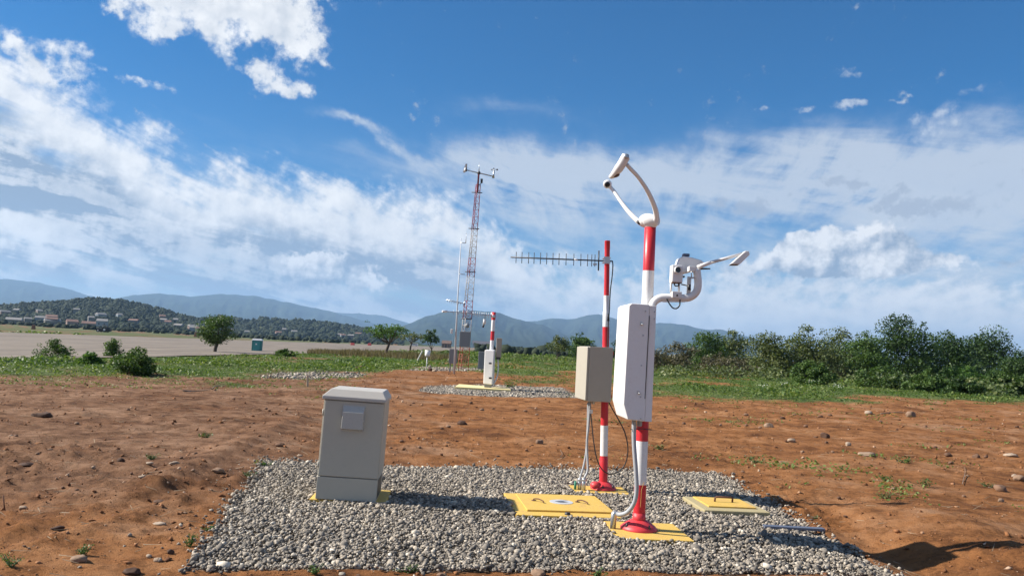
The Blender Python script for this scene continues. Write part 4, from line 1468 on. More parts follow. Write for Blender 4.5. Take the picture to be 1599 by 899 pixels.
# hooded body behind
Y1 = 7.66
mb = MB([WHITE])
pr = [Wp(1055, 416, Y1), Wp(1059, 404, Y1), Wp(1064, 401, Y1), Wp(1076, 402.5, Y1), Wp(1092, 407, Y1), Wp(1098, 411.5, Y1), Wp(1094, 417, Y1), Wp(1080, 424, Y1), Wp(1066, 428, Y1), Wp(1056, 426, Y1)]
mb.prism([(p_.x, p_.z) for p_ in pr][::-1], Y1 - 0.07, Y1 + 0.10)
hb = mb.build('sensor_housing', LB, origin=O4, bevel=0.012, seg=3)
mb = MB([BARB])
q4 = Wp(1071, 398, Y1)
mb.box((q4.x - 0.030, Y1 - 0.035, q4.z - 0.016), (q4.x + 0.030, Y1 + 0.04, q4.z + 0.010))
mb.build('rain_sensor', hb, origin=O4, bevel=0.006)
mb = MB([WHITE])
mb.tube([Wp(1075, 461, Y1 - 0.08), Wp(1076.5, 432, Y1 - 0.08)], 0.020, 12)
mb.build('riser', LB, origin=O4)
mb = MB([WHITE])
q5 = Wp(1079, 420.5, Y0)
mb.box((q5.x - 0.026, Y0 - 0.04, q5.z - 0.022), (q5.x + 0.030, Y0 + 0.05, q5.z + 0.026))
cj = mb.build('clamp_block', LB, origin=O4, bevel=0.006)
mb = MB([GALV])
mb.tube([Wp(1079.5, 423, Y0 - 0.045), Wp(1080, 433, Y0 - 0.045)], 0.005, 8)
mb.tube([Wp(1075.5, 434, Y0 - 0.045), Wp(1085, 433.5, Y0 - 0.045)], 0.007, 8)
mb.build('clamp_bolt', cj, origin=O4)
mb = MB([WHITE])
mb.tube([Wp(1089, 417.5, Y0), Wp(1098, 414, Y0 - 0.01), Wp(1112, 409, Y0 - 0.02)], [0.020, 0.019, 0.016], 12)
mb.build('arm_socket', LB, origin=O4)
mb = MB([painted('grey_arm_paint', (0.58, 0.57, 0.56), 0.45, dirt=0.2)])
mb.tube([Wp(1110, 409.7, Y0 - 0.02), Wp(1135, 403, Y0 - 0.05), Wp(1160, 396, Y0 - 0.08)], 0.0145, 12)
am = mb.build('arm', LB, origin=O4)
mb = MB([WHITE])
Y2 = Y0 - 0.09
pr = [Wp(1158, 396, Y2), Wp(1163, 392, Y2), Wp(1168, 392.5, Y2), Wp(1169.5, 398, Y2), Wp(1162, 405, Y2), Wp(1154, 413, Y2), Wp(1139, 413.5, Y2), Wp(1148, 405, Y2)]
mb.prism([(p_.x, p_.z) for p_ in pr][::-1], Y2 - 0.035, Y2 + 0.045)
hh_ = mb.build('emitter_hood', am, origin=O4, bevel=0.008)
mb = MB([DARKM])
mb.add([(Wp(1139.5, 414, Y2).x, Y2 - 0.030, Wp(1140, 414.2, Y2).z), (Wp(1153, 414, Y2).x, Y2 - 0.030, Wp(1153, 414.2, Y2).z),
        (Wp(1153, 414, Y2).x, Y2 + 0.040, Wp(1153, 414.2, Y2).z), (Wp(1139.5, 414, Y2).x, Y2 + 0.040, Wp(1140, 414.2, Y2).z)], [(0, 1, 2, 3)])
mb.build('emitter_window', hh_, origin=O4)
mb = MB([DARKM])
mb.tube([Wp(1092, 419.5, Y1), Wp(1109, 419.5, Y1)], [0.010, 0.006], 10)
mb.build('probe', LB, origin=O4)
for path, r_, nm in (([Wp(1064, 444, Y0 - 0.03), Wp(1070, 445, Y0 - 0.06), Wp(1075, 447, Y0 - 0.10)], 0.006, 'cable'),
                     ([Wp(1053, 442, Y0 - 0.03), Wp(1054, 446, Y0 - 0.04), Wp(1059, 446, Y0 - 0.04), Wp(1060, 442, Y0 - 0.03)], 0.006, 'cable'),
                     ([Wp(1041, 466, Y0 - 0.04), Wp(1044, 472, Y0 - 0.05), Wp(1050, 480, Y0 - 0.055), Wp(1056, 481.5, Y0 - 0.055), Wp(1061, 477, Y0 - 0.05), Wp(1062, 468, Y0 - 0.04)], 0.0065, 'cable')):
    mb = MB([BLACK if path[0].z < 2.3 or r_ > 0.006 else painted('dark_red_cable', (0.12, 0.03, 0.025), 0.5)])
    mb.tube(spline(path, 7), r_, 8)
    mb.build(nm, LB, origin=O4)
mb = MB([BLACK])
mb.tube([Wp(1076, 444, Y0 - 0.10), Wp(1076.3, 453, Y0 - 0.10)], 0.016, 10)
mb.build('connector', LB, origin=O4)
mb = MB([BLACK])
mb.lathe([(0.010, 0), (0.010, 0.012), (0, 0.012)], Wp(1067.5, 432, Y1 - 0.075), 10, axis=(0, -1, 0))
mb.build('plug', LB, origin=O4)

# ---- antenna pole
ANX, ANY = 1.22, 9.75
AP = empty('striped_pole', (ANX, ANY, 0.005), 0, 'thinner red and white striped pole carrying the comb-like antenna', 'pole')
mb = MB([BANDR, BANDW])
pole_bands(mb, (0, 0, 0.06), (-0.088, 0, 2.975), [0.33, 0.69, 1.09, 1.49, 1.87, 2.25], [(0, 0.050), (0.30, 0.045), (1.2, 0.041), (2.05, 0.032), (2.80, 0.034)])
mb.build('pole', AP)
flange(AP, 'base_flange', 0.155, 0.055, 0.085, 0.002, 6)
mb = MB([FLANGE])
mb.lathe([(0.06, 0.03), (0.065, 0.05), (0.045, 0.085), (0.0, 0.09)], (-0.10, -0.06, 0.0), 16)
mb.build('gusset_dome', AP)

# ---- beige box on that pole
JB = empty('junction_box', (1.02, 9.70, 1.05), math.radians(8), 'beige metal junction box fixed to the thinner striped pole', 'junction box')
mb = MB([BEIGE])
mb.box((-0.115, -0.29, 0.0), (0.165, 0.27, 0.635))
bx = mb.build('body', JB, bevel=0.006)
mb = MB([BEIGE])
mb.box((-0.142, -0.285, 0.01), (-0.1165, 0.265, 0.628))
mb.build('door', JB, bevel=0.004)
for z_ in (0.05, 0.57):
    mb = MB([painted('red_strut', (0.42, 0.03, 0.035), 0.5)])
    mb.box((0.166, 0.02, z_ - 0.02), (0.26, 0.055, z_ + 0.02))
    mb.build('mounting_strut', JB, bevel=0.003)
for (x_, y_) in ((-0.02, -0.03), (0.02, -0.05)):
    mb = MB([GALV])
    mb.lathe([(0.020, 0.0), (0.020, -0.03), (0.015, -0.045)], (x_, y_, 0), 12)
    mb.build('cable_gland', JB)
C5 = empty('flexible_conduit', (0.92, 9.6, 0.05), 0, 'pair of thin grey conduits running from the junction box to the slab', 'conduit')
for path in ([Wp(918.5, 628, 9.66), Wp(918, 660, 9.66), Wp(916, 700, 9.66), Wp(912, 725, 9.64), Wp(907, 742, 9.62), Wp(905.5, 748, 9.61)],
             [Wp(921.5, 628, 9.63), Wp(919, 665, 9.65), Wp(916.5, 690, 9.65), Wp(917.5, 718, 9.63), Wp(917.5, 735, 9.60), Wp(912.5, 746, 9.58)]):
    mb = MB([CONDUIT])
    mb.tube(spline(path, 7), 0.0135, 12)
    mb.build('hose', C5, origin=(0.92, 9.6, 0.05))
for (px_, Y_) in ((905.5, 9.61), (912.0, 9.58)):
    t0_ = Wp(px_, 746, Y_)
    mb = MB([GALV])
    mb.tube([(t0_.x, Y_, 0.003), (t0_.x, Y_, t0_.z)], 0.023, 12)
    mb.tube([(t0_.x, Y_, t0_.z - 0.035), (t0_.x, Y_, t0_.z - 0.012)], 0.028, 8, smooth=False)
    mb.build('fitting', C5, origin=(0.92, 9.6, 0.05))
mb = MB([painted('green_cap', (0.03, 0.22, 0.13), 0.5)])
t0_ = Wp(898.5, 753, 9.60)
mb.tube([(t0_.x, 9.60, 0.003), (t0_.x, 9.60, 0.10)], [0.016, 0.013], 10)
mb.build('end_cap', C5, origin=(0.92, 9.6, 0.05))

mb = MB([BLACK])
Yc = 9.66
cab = [Wp(955, 407, 9.70), Wp(957, 412, 9.68), Wp(956, 430, 9.68), Wp(953, 455, 9.68), Wp(951.5, 485, 9.68), Wp(950.5, 500, 9.68), Wp(948.5, 545, Yc), Wp(947, 580, Yc), Wp(945.5, 612, Yc), Wp(953, 632, 9.60), Wp(966, 655, 9.57),
       Wp(976, 676, 9.56), Wp(980.5, 700, 9.56), Wp(977, 722, 9.56), Wp(967, 735, 9.56), Wp(952, 739.5, 9.56), Wp(939, 731, 9.57), Wp(931, 712, 9.58), Wp(926.5, 685, 9.60), Wp(923.5, 655, 9.63), Wp(921.5, 637, 9.64), Wp(920.5, 627, 9.66)]
o = mb.tube(spline(cab, 6), 0.0068, 8).build('antenna_cable', origin=cab[8])
tag(o, 'black cable looping from the comb antenna down past the junction box', 'cable')
mb = MB([BLACK])
mb.tube([Wp(950.2, 490, 9.675), Wp(949.8, 501, 9.675)], 0.013, 8)
mb.build('surge_arrestor', o, origin=cab[8])
mb = MB([WHITE])
t1_ = Wp(923, 642, 9.60)
mb.box((t1_.x - 0.022, 9.595, t1_.z - 0.025), (t1_.x + 0.018, 9.60, t1_.z + 0.022))
mb.build('paper_tag', o, origin=cab[8])


# ---- comb-like directional antenna
def yagi(root, origin, base, tip, roll, n_el, el_len, refl_len, r, mat, ts, boom_over=0.06):
    """elements stand across the boom (world up, tilted by roll)"""
    base, tip = Vector(base), Vector(tip)
    ax = (tip - base).normalized()
    up = (Vector((0, 0, 1)) + Vector((0, 1, 0)) * math.tan(roll)).normalized()
    up = (up - ax * up.dot(ax)).normalized()
    mb = MB([mat])
    mb.tube([base - ax * boom_over, tip], r, 10)
    mb.build('boom', root, origin=origin)
    for i, t_ in enumerate(ts):
        c = base + (tip - base) * t_
        L = el_len * (1.0 - 0.10 * t_)
        mb = MB([mat])
        mb.tube([c - up * L / 2, c + up * L / 2], r * 0.50, 8)
        mb.build('element', root, origin=origin)
    mb = MB([mat])
    c = base + (tip - base) * 0.012
    mb.tube([c - up * refl_len / 2, c + up * refl_len / 2], r * 1.0, 8)
    mb.build('reflector', root, origin=origin)
    return ax, up


YB, YT = Wp(936.5, 407.0, 9.70), Wp(797.5, 401.5, 9.70)
YG = empty('yagi_antenna', YB, 0, 'black comb-like directional antenna pointing left from the thinner pole', 'antenna')
els = [806, 815, 825.5, 834, 844, 853.7, 863.5, 873, 884, 896, 907, 917.6, 924, 929]
yagi(YG, YB, YB, YT, math.radians(3), 14, 0.150, 0.245, 0.0085, DARKM, [(936.5 - e) / (936.5 - 797.5) for e in els], 0.16)
cc = Wp(947.0, 406.5, 9.72)
mb = MB([GALV])
mb.box((cc.x - 0.035, 9.665, cc.z - 0.045), (cc.x + 0.035, 9.690, cc.z + 0.040))
for dz in (-0.028, 0.024):
    mb.tube([(cc.x - 0.040, 9.665, cc.z + dz), (cc.x - 0.040, 9.78, cc.z + dz), (cc.x + 0.0, 9.80, cc.z + dz), (cc.x + 0.040, 9.78, cc.z + dz), (cc.x + 0.040, 9.665, cc.z + dz)], 0.006, 8)
mb.build('clamp', YG, origin=YB)
mb = MB([WHITE])
q = Wp(899.5, 405.4, 9.70)
mb.tube([q - Vector((0.022, 0, -0.001)), q + Vector((0.022, 0, -0.001))], 0.0105, 10)
mb.build('label_sleeve', YG, origin=YB)
mb = MB([GALV])
q = Wp(929, 412.5, 9.70)
mb.box((q.x - 0.022, 9.69, q.z - 0.012), (q.x + 0.022, 9.71, q.z + 0.012))
mb.build('driven_element_balun', YG, origin=YB)

# ================================================================== the second station
S2 = at(762, 608)
SY = S2.y
S2z = gz(S2.x, S2.y)


def Q(px_, py_, dy=0.0):
    return atY(px_, py_, SY + dy)


a0_, a1_, a2_, a3_ = at(712, 606), at(798, 612), at(796, 609.5), at(716, 602.5)
slab('concrete_slab', [(a0_.x, a0_.y - 0.6), (a1_.x, a1_.y), (a2_.x, a2_.y + 0.4), (a3_.x, a3_.y + 0.2)], S2z - 0.1, S2z + 0.07, 'pale yellow slab under the second station on the far gravel patch', PALEY)
P2 = empty('striped_pole', (Q(765, 606).x, SY + 0.25, S2z), 0, 'far red and white striped pole of the second station', 'pole')
f_, t_ = Q(764, 603, 0.25), Q(771.3, 487.5, 0.25)
o2 = (Q(765, 606).x, SY + 0.25, S2z)
mb = MB([BANDR, BANDW])
Lp = (t_ - f_).length
zcut = [0.29 * 0 + Lp * k for k in (0.16, 0.32, 0.48, 0.62, 0.745, 0.895)]
pole_bands(mb, f_, t_, zcut, [(0, 0.075), (1.0, 0.07)], 16)
mb.build('pole', P2, origin=o2)
mb = MB([GALV])
q = Q(770.5, 494, 0.17)
mb.lathe([(0.05, -0.05), (0.06, 0.0), (0.05, 0.05)], q, 12)
mb.build('clamp', P2, origin=o2)
B2 = empty('instrument_box', (Q(762, 607).x, SY, S2z), 0, 'far white instrument box on a short grey post at the second station', 'instrument box')
o2 = (Q(762, 607).x, SY, S2z)
mb = MB([WHITE])
v_ = [Q(754.5, 599, -0.1), Q(768.5, 600.5, -0.2), Q(771.5, 599, 0.35), Q(757.5, 597.5, 0.45), Q(757, 546, -0.1), Q(772, 546.5, -0.2), Q(773.5, 546, 0.35), Q(759, 545.5, 0.45)]
mb.add(v_, [(3, 2, 1, 0), (4, 5, 6, 7), (0, 1, 5, 4), (1, 2, 6, 5), (2, 3, 7, 6), (3, 0, 4, 7)])
mb.build('housing', B2, origin=o2, bevel=0.03)
mb = MB([GREYP])
q = Q(762, 600)
mb.box((q.x - 0.13, SY - 0.1, S2z + 0.06), (q.x + 0.13, SY + 0.18, q.z + 0.02))
mb.build('post', B2, origin=o2, bevel=0.01)
for py_ in (567, 590):
    q = Q(765.5, py_, -0.22)
    mb = MB([DARKM])
    mb.box((q.x - 0.05, q.y - 0.02, q.z - 0.03), (q.x + 0.05, q.y + 0.03, q.z + 0.03))
    mb.build('latch', B2, origin=o2)
q1, q2 = Q(774, 557, 0.5), Q(784, 528, 0.5)
J2 = MB([painted('tan_enclosure_paint', (0.36, 0.31, 0.25), 0.6)])
J2.box((q1.x, SY + 0.35, q1.z), (q2.x, SY + 0.7, q2.z))
j2 = J2.build('junction_box', origin=(q1.x, SY + 0.35, q1.z), bevel=0.015)
tag(j2, 'far brownish junction box behind the second station pole', 'junction box')
mb = MB([DARKM])
mb.box((q1.x + 0.02, SY + 0.349, q1.z - 0.08), (q2.x - 0.02, SY + 0.6, q1.z - 0.001))
mb.build('cable_glands', j2, origin=(q1.x, SY + 0.35, q1.z))
mb = MB([painted('white_conduit', (0.66, 0.66, 0.64), 0.5)])
path = [Q(777.5, 558, 0.4), Q(778, 572, 0.4), Q(777, 585, 0.35), Q(773, 595, 0.3), Q(768, 602, 0.25)]
tag(mb.tube(spline(path, 6), 0.026, 8).build('flexible_conduit', origin=path[2]), 'pale conduit hanging from the far junction box', 'conduit')
YB2, YT2 = Q(768, 492.5, 0.17), Q(694, 485.5, -1.2)
Y2_ = empty('yagi_antenna', YB2, 0, 'far comb-like antenna with a white tip on the second station pole', 'antenna')
yagi(Y2_, YB2, YB2, YT2, math.radians(2), 12, 0.19, 0.28, 0.013, GALV, [(768 - e) / 74 for e in (738, 741.5, 745, 748.5, 752, 755.5, 759, 762.5, 728, 722, 715, 708)])
mb = MB([WHITE])
mb.tube([Q(690.5, 486, -1.25), Q(698, 486, -1.15)], 0.035, 10)
mb.build('tip_cap', Y2_, origin=YB2)
HS = empty('hanging_sensor', Q(757, 505, -0.2), 0, 'small white sensor hanging below the far comb antenna', 'sensor')
oh = Q(757, 505, -0.2)
mb = MB([WHITE])
mb.tube([Q(757, 498, -0.2), Q(756, 506, -0.2)], 0.05, 10)
mb.build('capsule', HS, origin=oh)
mb = MB([DARKM])
mb.tube([Q(755.5, 506, -0.2), Q(754, 511, -0.2)], 0.035, 8)
mb.build('nozzle', HS, origin=oh)
mb = MB([DARKM])
mb.tube([Q(757.2, 498, -0.2), Q(757.6, 491.5, -0.1)], 0.012, 6)
mb.build('hanger', HS, origin=oh)

# ================================================================== lattice tower with wind instruments
TB = at(722, 578)
TY, TZ = TB.y, gz(TB.x, TB.y)


def U(px_, py_, dy=0.0):
    return atY(px_, py_, TY + dy)


TW = empty('lattice_tower', (TB.x, TY, TZ), 0, 'tall red and white lattice tower with a wind instrument crossbar', 'tower')
ot = (TB.x, TY, TZ)
foot = Vector((TB.x, TY, TZ))
head = U(746.3, 288)
secs = 9
names = [TOWO, TOWO, TOWW, TOWR, TOWW, TOWR, TOWW, TOWR, TOWR]
cutp = [0.0, 0.085, 0.17, 0.275, 0.37, 0.50, 0.60, 0.75, 0.86, 1.0]
axis_ = head - foot
for s_ in range(secs):
    mb = MB([names[s_]])
    t0_, t1_ = cutp[s_], cutp[s_ + 1]
    w0 = 0.36 - 0.20 * t0_
    w1 = 0.36 - 0.20 * t1_

    def leg(k, t):
        w_ = 0.36 - 0.20 * t
        q_ = 2 * math.pi * k / 3 + 0.35
        return foot + axis_ * t + Vector((w_ * math.cos(q_), w_ * math.sin(q_), 0))
    for k in range(3):
        mb.tube([leg(k, t0_), leg(k, t1_)], 0.020, 6)
    nb = max(3, int((t1_ - t0_) * 34))
    for b_ in range(nb):
        ta, tb = t0_ + (t1_ - t0_) * b_ / nb, t0_ + (t1_ - t0_) * (b_ + 1) / nb
        for k in range(3):
            mb.tube([leg(k, ta), leg((k + 1) % 3, tb)], 0.010, 5, cap=False)
            mb.tube([leg(k, tb), leg((k + 1) % 3, tb)], 0.009, 5, cap=False)
    mb.build('mast_section', TW, origin=ot)
mb = MB([painted('dark_red_pole', (0.20, 0.03, 0.035), 0.5)])
mb.tube([U(745.5, 300), U(747.8, 268)], 0.055, 10)
tp = mb.build('top_pole', TW, origin=ot)
mb = MB([GALV])
mb.tube([U(728, 265.5), U(747.8, 270.3), U(770.5, 275.5)], 0.035, 8)
mb.build('crossbar', TW, origin=ot)
mb = MB([DARKM])
mb.lathe([(0.09, -0.08), (0.11, 0.0), (0.07, 0.08)], U(747.8, 270), 12)
mb.build('crossbar_clamp', TW, origin=ot)
mb = MB([GALV])
mb.tube([U(747.9, 269), U(748.4, 254.5)], [0.03, 0.008], 8)
mb.build('lightning_rod', TW, origin=ot)
mb = MB([DARKM])
mb.tube([U(752, 286), U(752.2, 279.5)], [0.06, 0.075], 10)
mb.tube([U(747, 290), U(751.5, 286)], 0.02, 6)
mb.build('obstruction_lamp', TW, origin=ot)
for py_ in (301, 358, 426, 499):
    t_ = (578 - py_) / 290
    c = foot + axis_ * t_
    mb = MB([DARKM])
    mb.tube([c + Vector((-0.34, 0, 0)), c + Vector((0.30, 0, -0.0))], 0.028, 6)
    mb.build('cross_strut', TW, origin=ot)
WL = empty('wind_vane', U(727.5, 266), 0, 'white wind vane on the left end of the tower crossbar', 'wind vane')
ow = U(727.5, 266)
mb = MB([WHITE])
mb.tube([U(726, 268), U(727, 262.5)], 0.06, 8)
mb.build('body', WL, origin=ow)
mb = MB([WHITE])
v0 = U(725, 269.5)
v1 = U(728, 256.0)
mb.add([v0 + Vector((-0.09, 0.0, 0.0)), v0 + Vector((0.05, 0.0, 0.0)), v1 + Vector((0.06, 0, 0)), v1 + Vector((-0.05, 0, 0)),
        v0 + Vector((-0.09, 0.03, 0.0)), v0 + Vector((0.05, 0.03, 0.0)), v1 + Vector((0.06, 0.03, 0)), v1 + Vector((-0.05, 0.03, 0))],
       [(0, 1, 2, 3), (7, 6, 5, 4), (0, 4, 5, 1), (1, 5, 6, 2), (2, 6, 7, 3), (3, 7, 4, 0)])
mb.build('fin', WL, origin=ow)
mb = MB([DARKM])
mb.tube([U(728.4, 268), U(728.8, 256)], 0.03, 6)
mb.build('spindle', WL, origin=ow)
WR = empty('cup_anemometer', U(770.5, 276), 0, 'cup anemometer on the right end of the tower crossbar', 'anemometer')
ow = U(770.5, 276)
mb = MB([GALV])
mb.tube([U(770.2, 278), U(770.8, 272), U(771.5, 266)], [0.075, 0.05, 0.04], 8)
mb.build('body', WR, origin=ow)
hub_ = U(771.7, 264.5)
for k in range(3):
    q_ = 2 * math.pi * k / 3 + 0.3
    d_ = Vector((math.cos(q_), math.sin(q_), 0))
    mb = MB([GALV])
    mb.tube([hub_, hub_ + d_ * 0.16], 0.014, 6)
    mb.lathe([(0.0, -0.06), (0.045, -0.03), (0.06, 0.0)], hub_ + d_ * 0.19, 8, axis=d_.cross(Vector((0, 0, 1))))
    mb.build('cup', WR, origin=ow)
q1, q2 = U(717, 541, -0.5), U(735, 518, -0.5)
mb = MB([GREYP])
mb.box((q1.x, TY - 0.75, q1.z), (q2.x, TY - 0.40, q2.z))
tag(mb.build('control_box', origin=(q1.x, TY - 0.75, q1.z), bevel=0.02), 'grey control box fixed to the lattice tower', 'control box')
lm = U(729.5, 508, -0.3)
mb = MB([GREYP])
mb.lathe([(0.0, -0.14), (0.10, -0.12), (0.13, 0.0), (0.10, 0.10), (0.0, 0.12)], lm, 10)
mb.tube([lm + Vector((-0.05, 0, 0)), U(724, 508, 0)], 0.03, 6)
tag(mb.build('camera_dome', origin=lm), 'round grey instrument on the tower above the control box', 'instrument')
TY2 = empty('yagi_antenna', U(727, 473), 0, 'tiny comb antenna on the lattice tower, pointing left', 'antenna')
yagi(TY2, U(727, 473), U(725, 474), U(697, 468), 0.0, 7, 0.26, 0.34, 0.024, GALV, (0.2, 0.32, 0.44, 0.56, 0.68, 0.8, 0.92))

# thin mast left of the tower
TM = at(709, 583)
TMY = TM.y
Vv = lambda px_, py_, dy=0.0: atY(px_, py_, TMY + dy)
MM = empty('slim_mast', TM, 0, 'slim pale tubular mast standing left of the lattice tower', 'mast')
mb = MB([painted('pale_mast_paint', (0.60, 0.62, 0.64), 0.45)])
mb.tube([Vector((TM.x, TMY, gz(TM.x, TMY))), Vv(714.5, 470), Vv(720, 372)], [0.055, 0.032, 0.018], 8)
mb.build('tube', MM, origin=TM)
for a_, b_ in (((719.5, 379), (727, 379.5)), ((716.5, 427.5), (726, 428.5))):
    mb = MB([GALV])
    mb.tube([Vv(*a_), Vv(*b_)], 0.018, 6)
    mb.build('stay', MM, origin=TM)
mb = MB([GALV])
mb.tube([Vv(727.3, 379.6), Vv(728.2, 364)], 0.015, 6)
mb.build('whip', MM, origin=TM)
mb = MB([WHITE])
q = Vv(705.5, 517)
mb.box((q.x - 0.06, TMY - 0.08, q.z - 0.12), (q.x + 0.05, TMY + 0.06, q.z + 0.12))
mb.build('sensor_pod', MM, origin=TM, bevel=0.02)
g0, g1 = Vv(701, 567, 0.8), Vv(714.5, 545, 0.8)
mb = MB([GREYP])
mb.box((g0.x, TMY + 0.6, g0.z), (g1.x, TMY + 0.9, g1.z))
for x_ in (g0.x + 0.08, g1.x - 0.08):
    mb.box((x_ - 0.03, TMY + 0.70, gz(g0.x, TMY + 0.75) - 0.05), (x_ + 0.03, TMY + 0.78, g0.z))
tag(mb.build('field_cabinet', origin=(g0.x, TMY + 0.6, 0), bevel=0.01), 'pale grey field cabinet behind the foot of the slim mast', 'cabinet')
g0, g1 = U(754, 566, 3.0), U(759, 549, 3.0)
mb = MB([GREYP])
mb.box((g0.x - 0.3, TY + 2.8, gz(g0.x, TY + 3) - 0.05), (g1.x, TY + 3.3, g1.z))
tag(mb.build('field_cabinet', origin=(g0.x, TY + 3, 0), bevel=0.02), 'dark grey field cabinet half hidden behind the far white instrument box', 'cabinet')

# rain gauge and leaning post
RG0 = at(666, 577)
RG = empty('rain_gauge', RG0, 0, 'small white rain gauge on a thin post beyond the red soil', 'rain gauge')
mb = MB([painted('pale_steel', (0.6, 0.6, 0.58), 0.5)])
mb.tube([RG0 - Vector((0, 0, 0.1)), atY(667, 556, RG0.y)], 0.03, 8)
mb.build('post', RG, origin=RG0)
mb = MB([WHITE])
c0_, c1_ = atY(667.5, 556, RG0.y), atY(668, 546.5, RG0.y)
mb.lathe([(0.0, 0.0), (0.13, 0.0), (0.15, 0.04), (0.16, c1_.z - c0_.z), (0.145, c1_.z - c0_.z), (0.13, c1_.z - c0_.z - 0.08)], c0_, 16)
mb.build('funnel', RG, origin=RG0)
LP = at(650, 566)
mb = MB([painted('weathered_white_paint', (0.60, 0.58, 0.52), 0.8, dirt=0.4)])
mb.tube([LP - Vector((0, 0, 0.05)), atY(660, 547, LP.y)], 0.055, 6, smooth=False)
tag(mb.build('leaning_post', origin=LP), 'weathered white post leaning in the grass left of the rain gauge', 'post')
ST = at(480.5, 604)
mb = MB([WOODP])
mb.box((ST.x - 0.03, ST.y - 0.03, -0.2), (ST.x + 0.03, ST.y + 0.03, atY(479, 585, ST.y).z), 0, 0.3, (ST.x, ST.y))
o = mb.build('wooden_stake', origin=(ST.x, ST.y, 0), bevel=0.005)
o.rotation_euler = (0, math.radians(-4), 0)
tag(o, 'pale wooden stake upright in the grass behind the cabinet', 'stake')
mb = MB([RUST])
r0_ = at(8, 795)
mb.tube([r0_ - Vector((0, 0, 0.02)), atY(5, 773, r0_.y)], 0.006, 6)
tag(mb.build('metal_pin', origin=r0_), 'thin rusty pin stuck in the soil at the left edge', 'pin')

# ---- portable toilet beside the runway
PT0 = at(401, 547.5)
k_ = PT0.y / FPX
PT = empty('portable_toilet', (PT0.x, PT0.y, gz(PT0.x, PT0.y)), math.radians(12), 'teal portable toilet with a white roof beside the runway', 'portable toilet')
w_, h_ = 15.0 * k_, 19.5 * k_
mb = MB([TEALG])
mb.box((-w_ / 2, -w_ / 2, 0), (w_ / 2, w_ / 2, h_ * 0.86))
mb.build('cabin', PT, bevel=0.03)
mb = MB([painted('teal_door_plastic', (0.045, 0.27, 0.26), 0.5)])
mb.box((-w_ * 0.36, -w_ / 2 - 0.03, 0.06), (w_ * 0.30, -w_ / 2 - 0.001, h_ * 0.80))
d_ = mb.build('door', PT, bevel=0.01)
mb = MB([WHITE])
mb.box((-w_ * 0.14, -w_ / 2 - 0.045, h_ * 0.52), (w_ * 0.02, -w_ / 2 - 0.031, h_ * 0.62))
mb.build('door_sign', d_)
mb = MB([WHITE])
mb.add([(-w_ * .54, -w_ * .54, h_ * .862), (w_ * .54, -w_ * .54, h_ * .862), (w_ * .54, w_ * .54, h_ * .862), (-w_ * .54, w_ * .54, h_ * .862),
        (-w_ * .42, -w_ * .42, h_), (w_ * .42, -w_ * .42, h_), (w_ * .42, w_ * .42, h_), (-w_ * .42, w_ * .42, h_)],
       [(3, 2, 1, 0), (4, 5, 6, 7), (0, 1, 5, 4), (1, 2, 6, 5), (2, 3, 7, 6), (3, 0, 4, 7)])
mb.build('roof', PT, bevel=0.02)

# ---- things far out on and beyond the runway
def far_box_thing(name, px0, px1, py0, py1, depth, mat, label, cat, extra=None):
    b_ = at((px0 + px1) / 2, py1)
    l_, r_ = atY(px0, py1, b_.y), atY(px1, py1, b_.y)
    h_ = (py1 - py0) * b_.y / FPX
    root = empty(name, (b_.x, b_.y, b_.z), 0, label, cat)
    w2 = (r_.x - l_.x) / 2
    if extra:
        extra(root, w2, h_, depth)
    else:
        mb = MB([mat])
        mb.add([(-w2, -depth / 2, 0), (w2, -depth / 2, 0), (w2, depth / 2, 0), (-w2, depth / 2, 0), (-w2 * .8, -depth * .15, h_), (w2 * .8, -depth * .15, h_), (w2 * .8, depth * .15, h_), (-w2 * .8, depth * .15, h_)],
               [(3, 2, 1, 0), (4, 5, 6, 7), (0, 1, 5, 4), (1, 2, 6, 5), (2, 3, 7, 6), (3, 0, 4, 7)])
        mb.build('shell', root, bevel=min(w2, h_) * 0.1)
    return root


def tractor(root, w, h, d):
    dm = painted('tractor_dark_paint', (0.035, 0.03, 0.03), 0.5)
    mb = MB([dm])
    mb.box((-w * .9, -d * .3, h * .25), (-w * .15, d * .3, h * .55))
    mb.build('bonnet', root, bevel=h * .05)
    mb = MB([dm])
    mb.box((-w * .12, -d * .4, h * .25), (w * .55, d * .4, h * .62))
    b = mb.build('body', root, bevel=h * .05)
    mb = MB([painted('tractor_roof_paint', (0.20, 0.14, 0.11), 0.6)])
    mb.box((-w * .1, -d * .4, h * .93), (w * .5, d * .4, h))
    for x_ in (-w * .08, w * .46):
        mb.tube([(x_, -d * .38, h * .6), (x_, -d * .38, h * .94)], h * .025, 6)
    mb.build('cab_roof', root)
    for x_, r_ in ((-w * .6, h * .25), (w * .3, h * .38)):
        for s_ in (-1, 1):
            mb = MB([BLACK])
            mb.tube([(x_, s_ * d * .42, r_), (x_, s_ * d * .62, r_)], r_, 16)
            wl = mb.build('wheel', root)
            mb = MB([WHITE])
            mb.tube([(x_, s_ * d * .6, r_), (x_, s_ * d * .635, r_)], r_ * .4, 10)
            mb.build('rim', wl)
    mb = MB([dm])
    mb.box((w * .62, -d * .3, h * .15), (w, d * .3, h * .55))
    mb.build('towed_hopper', root, bevel=h * .04)


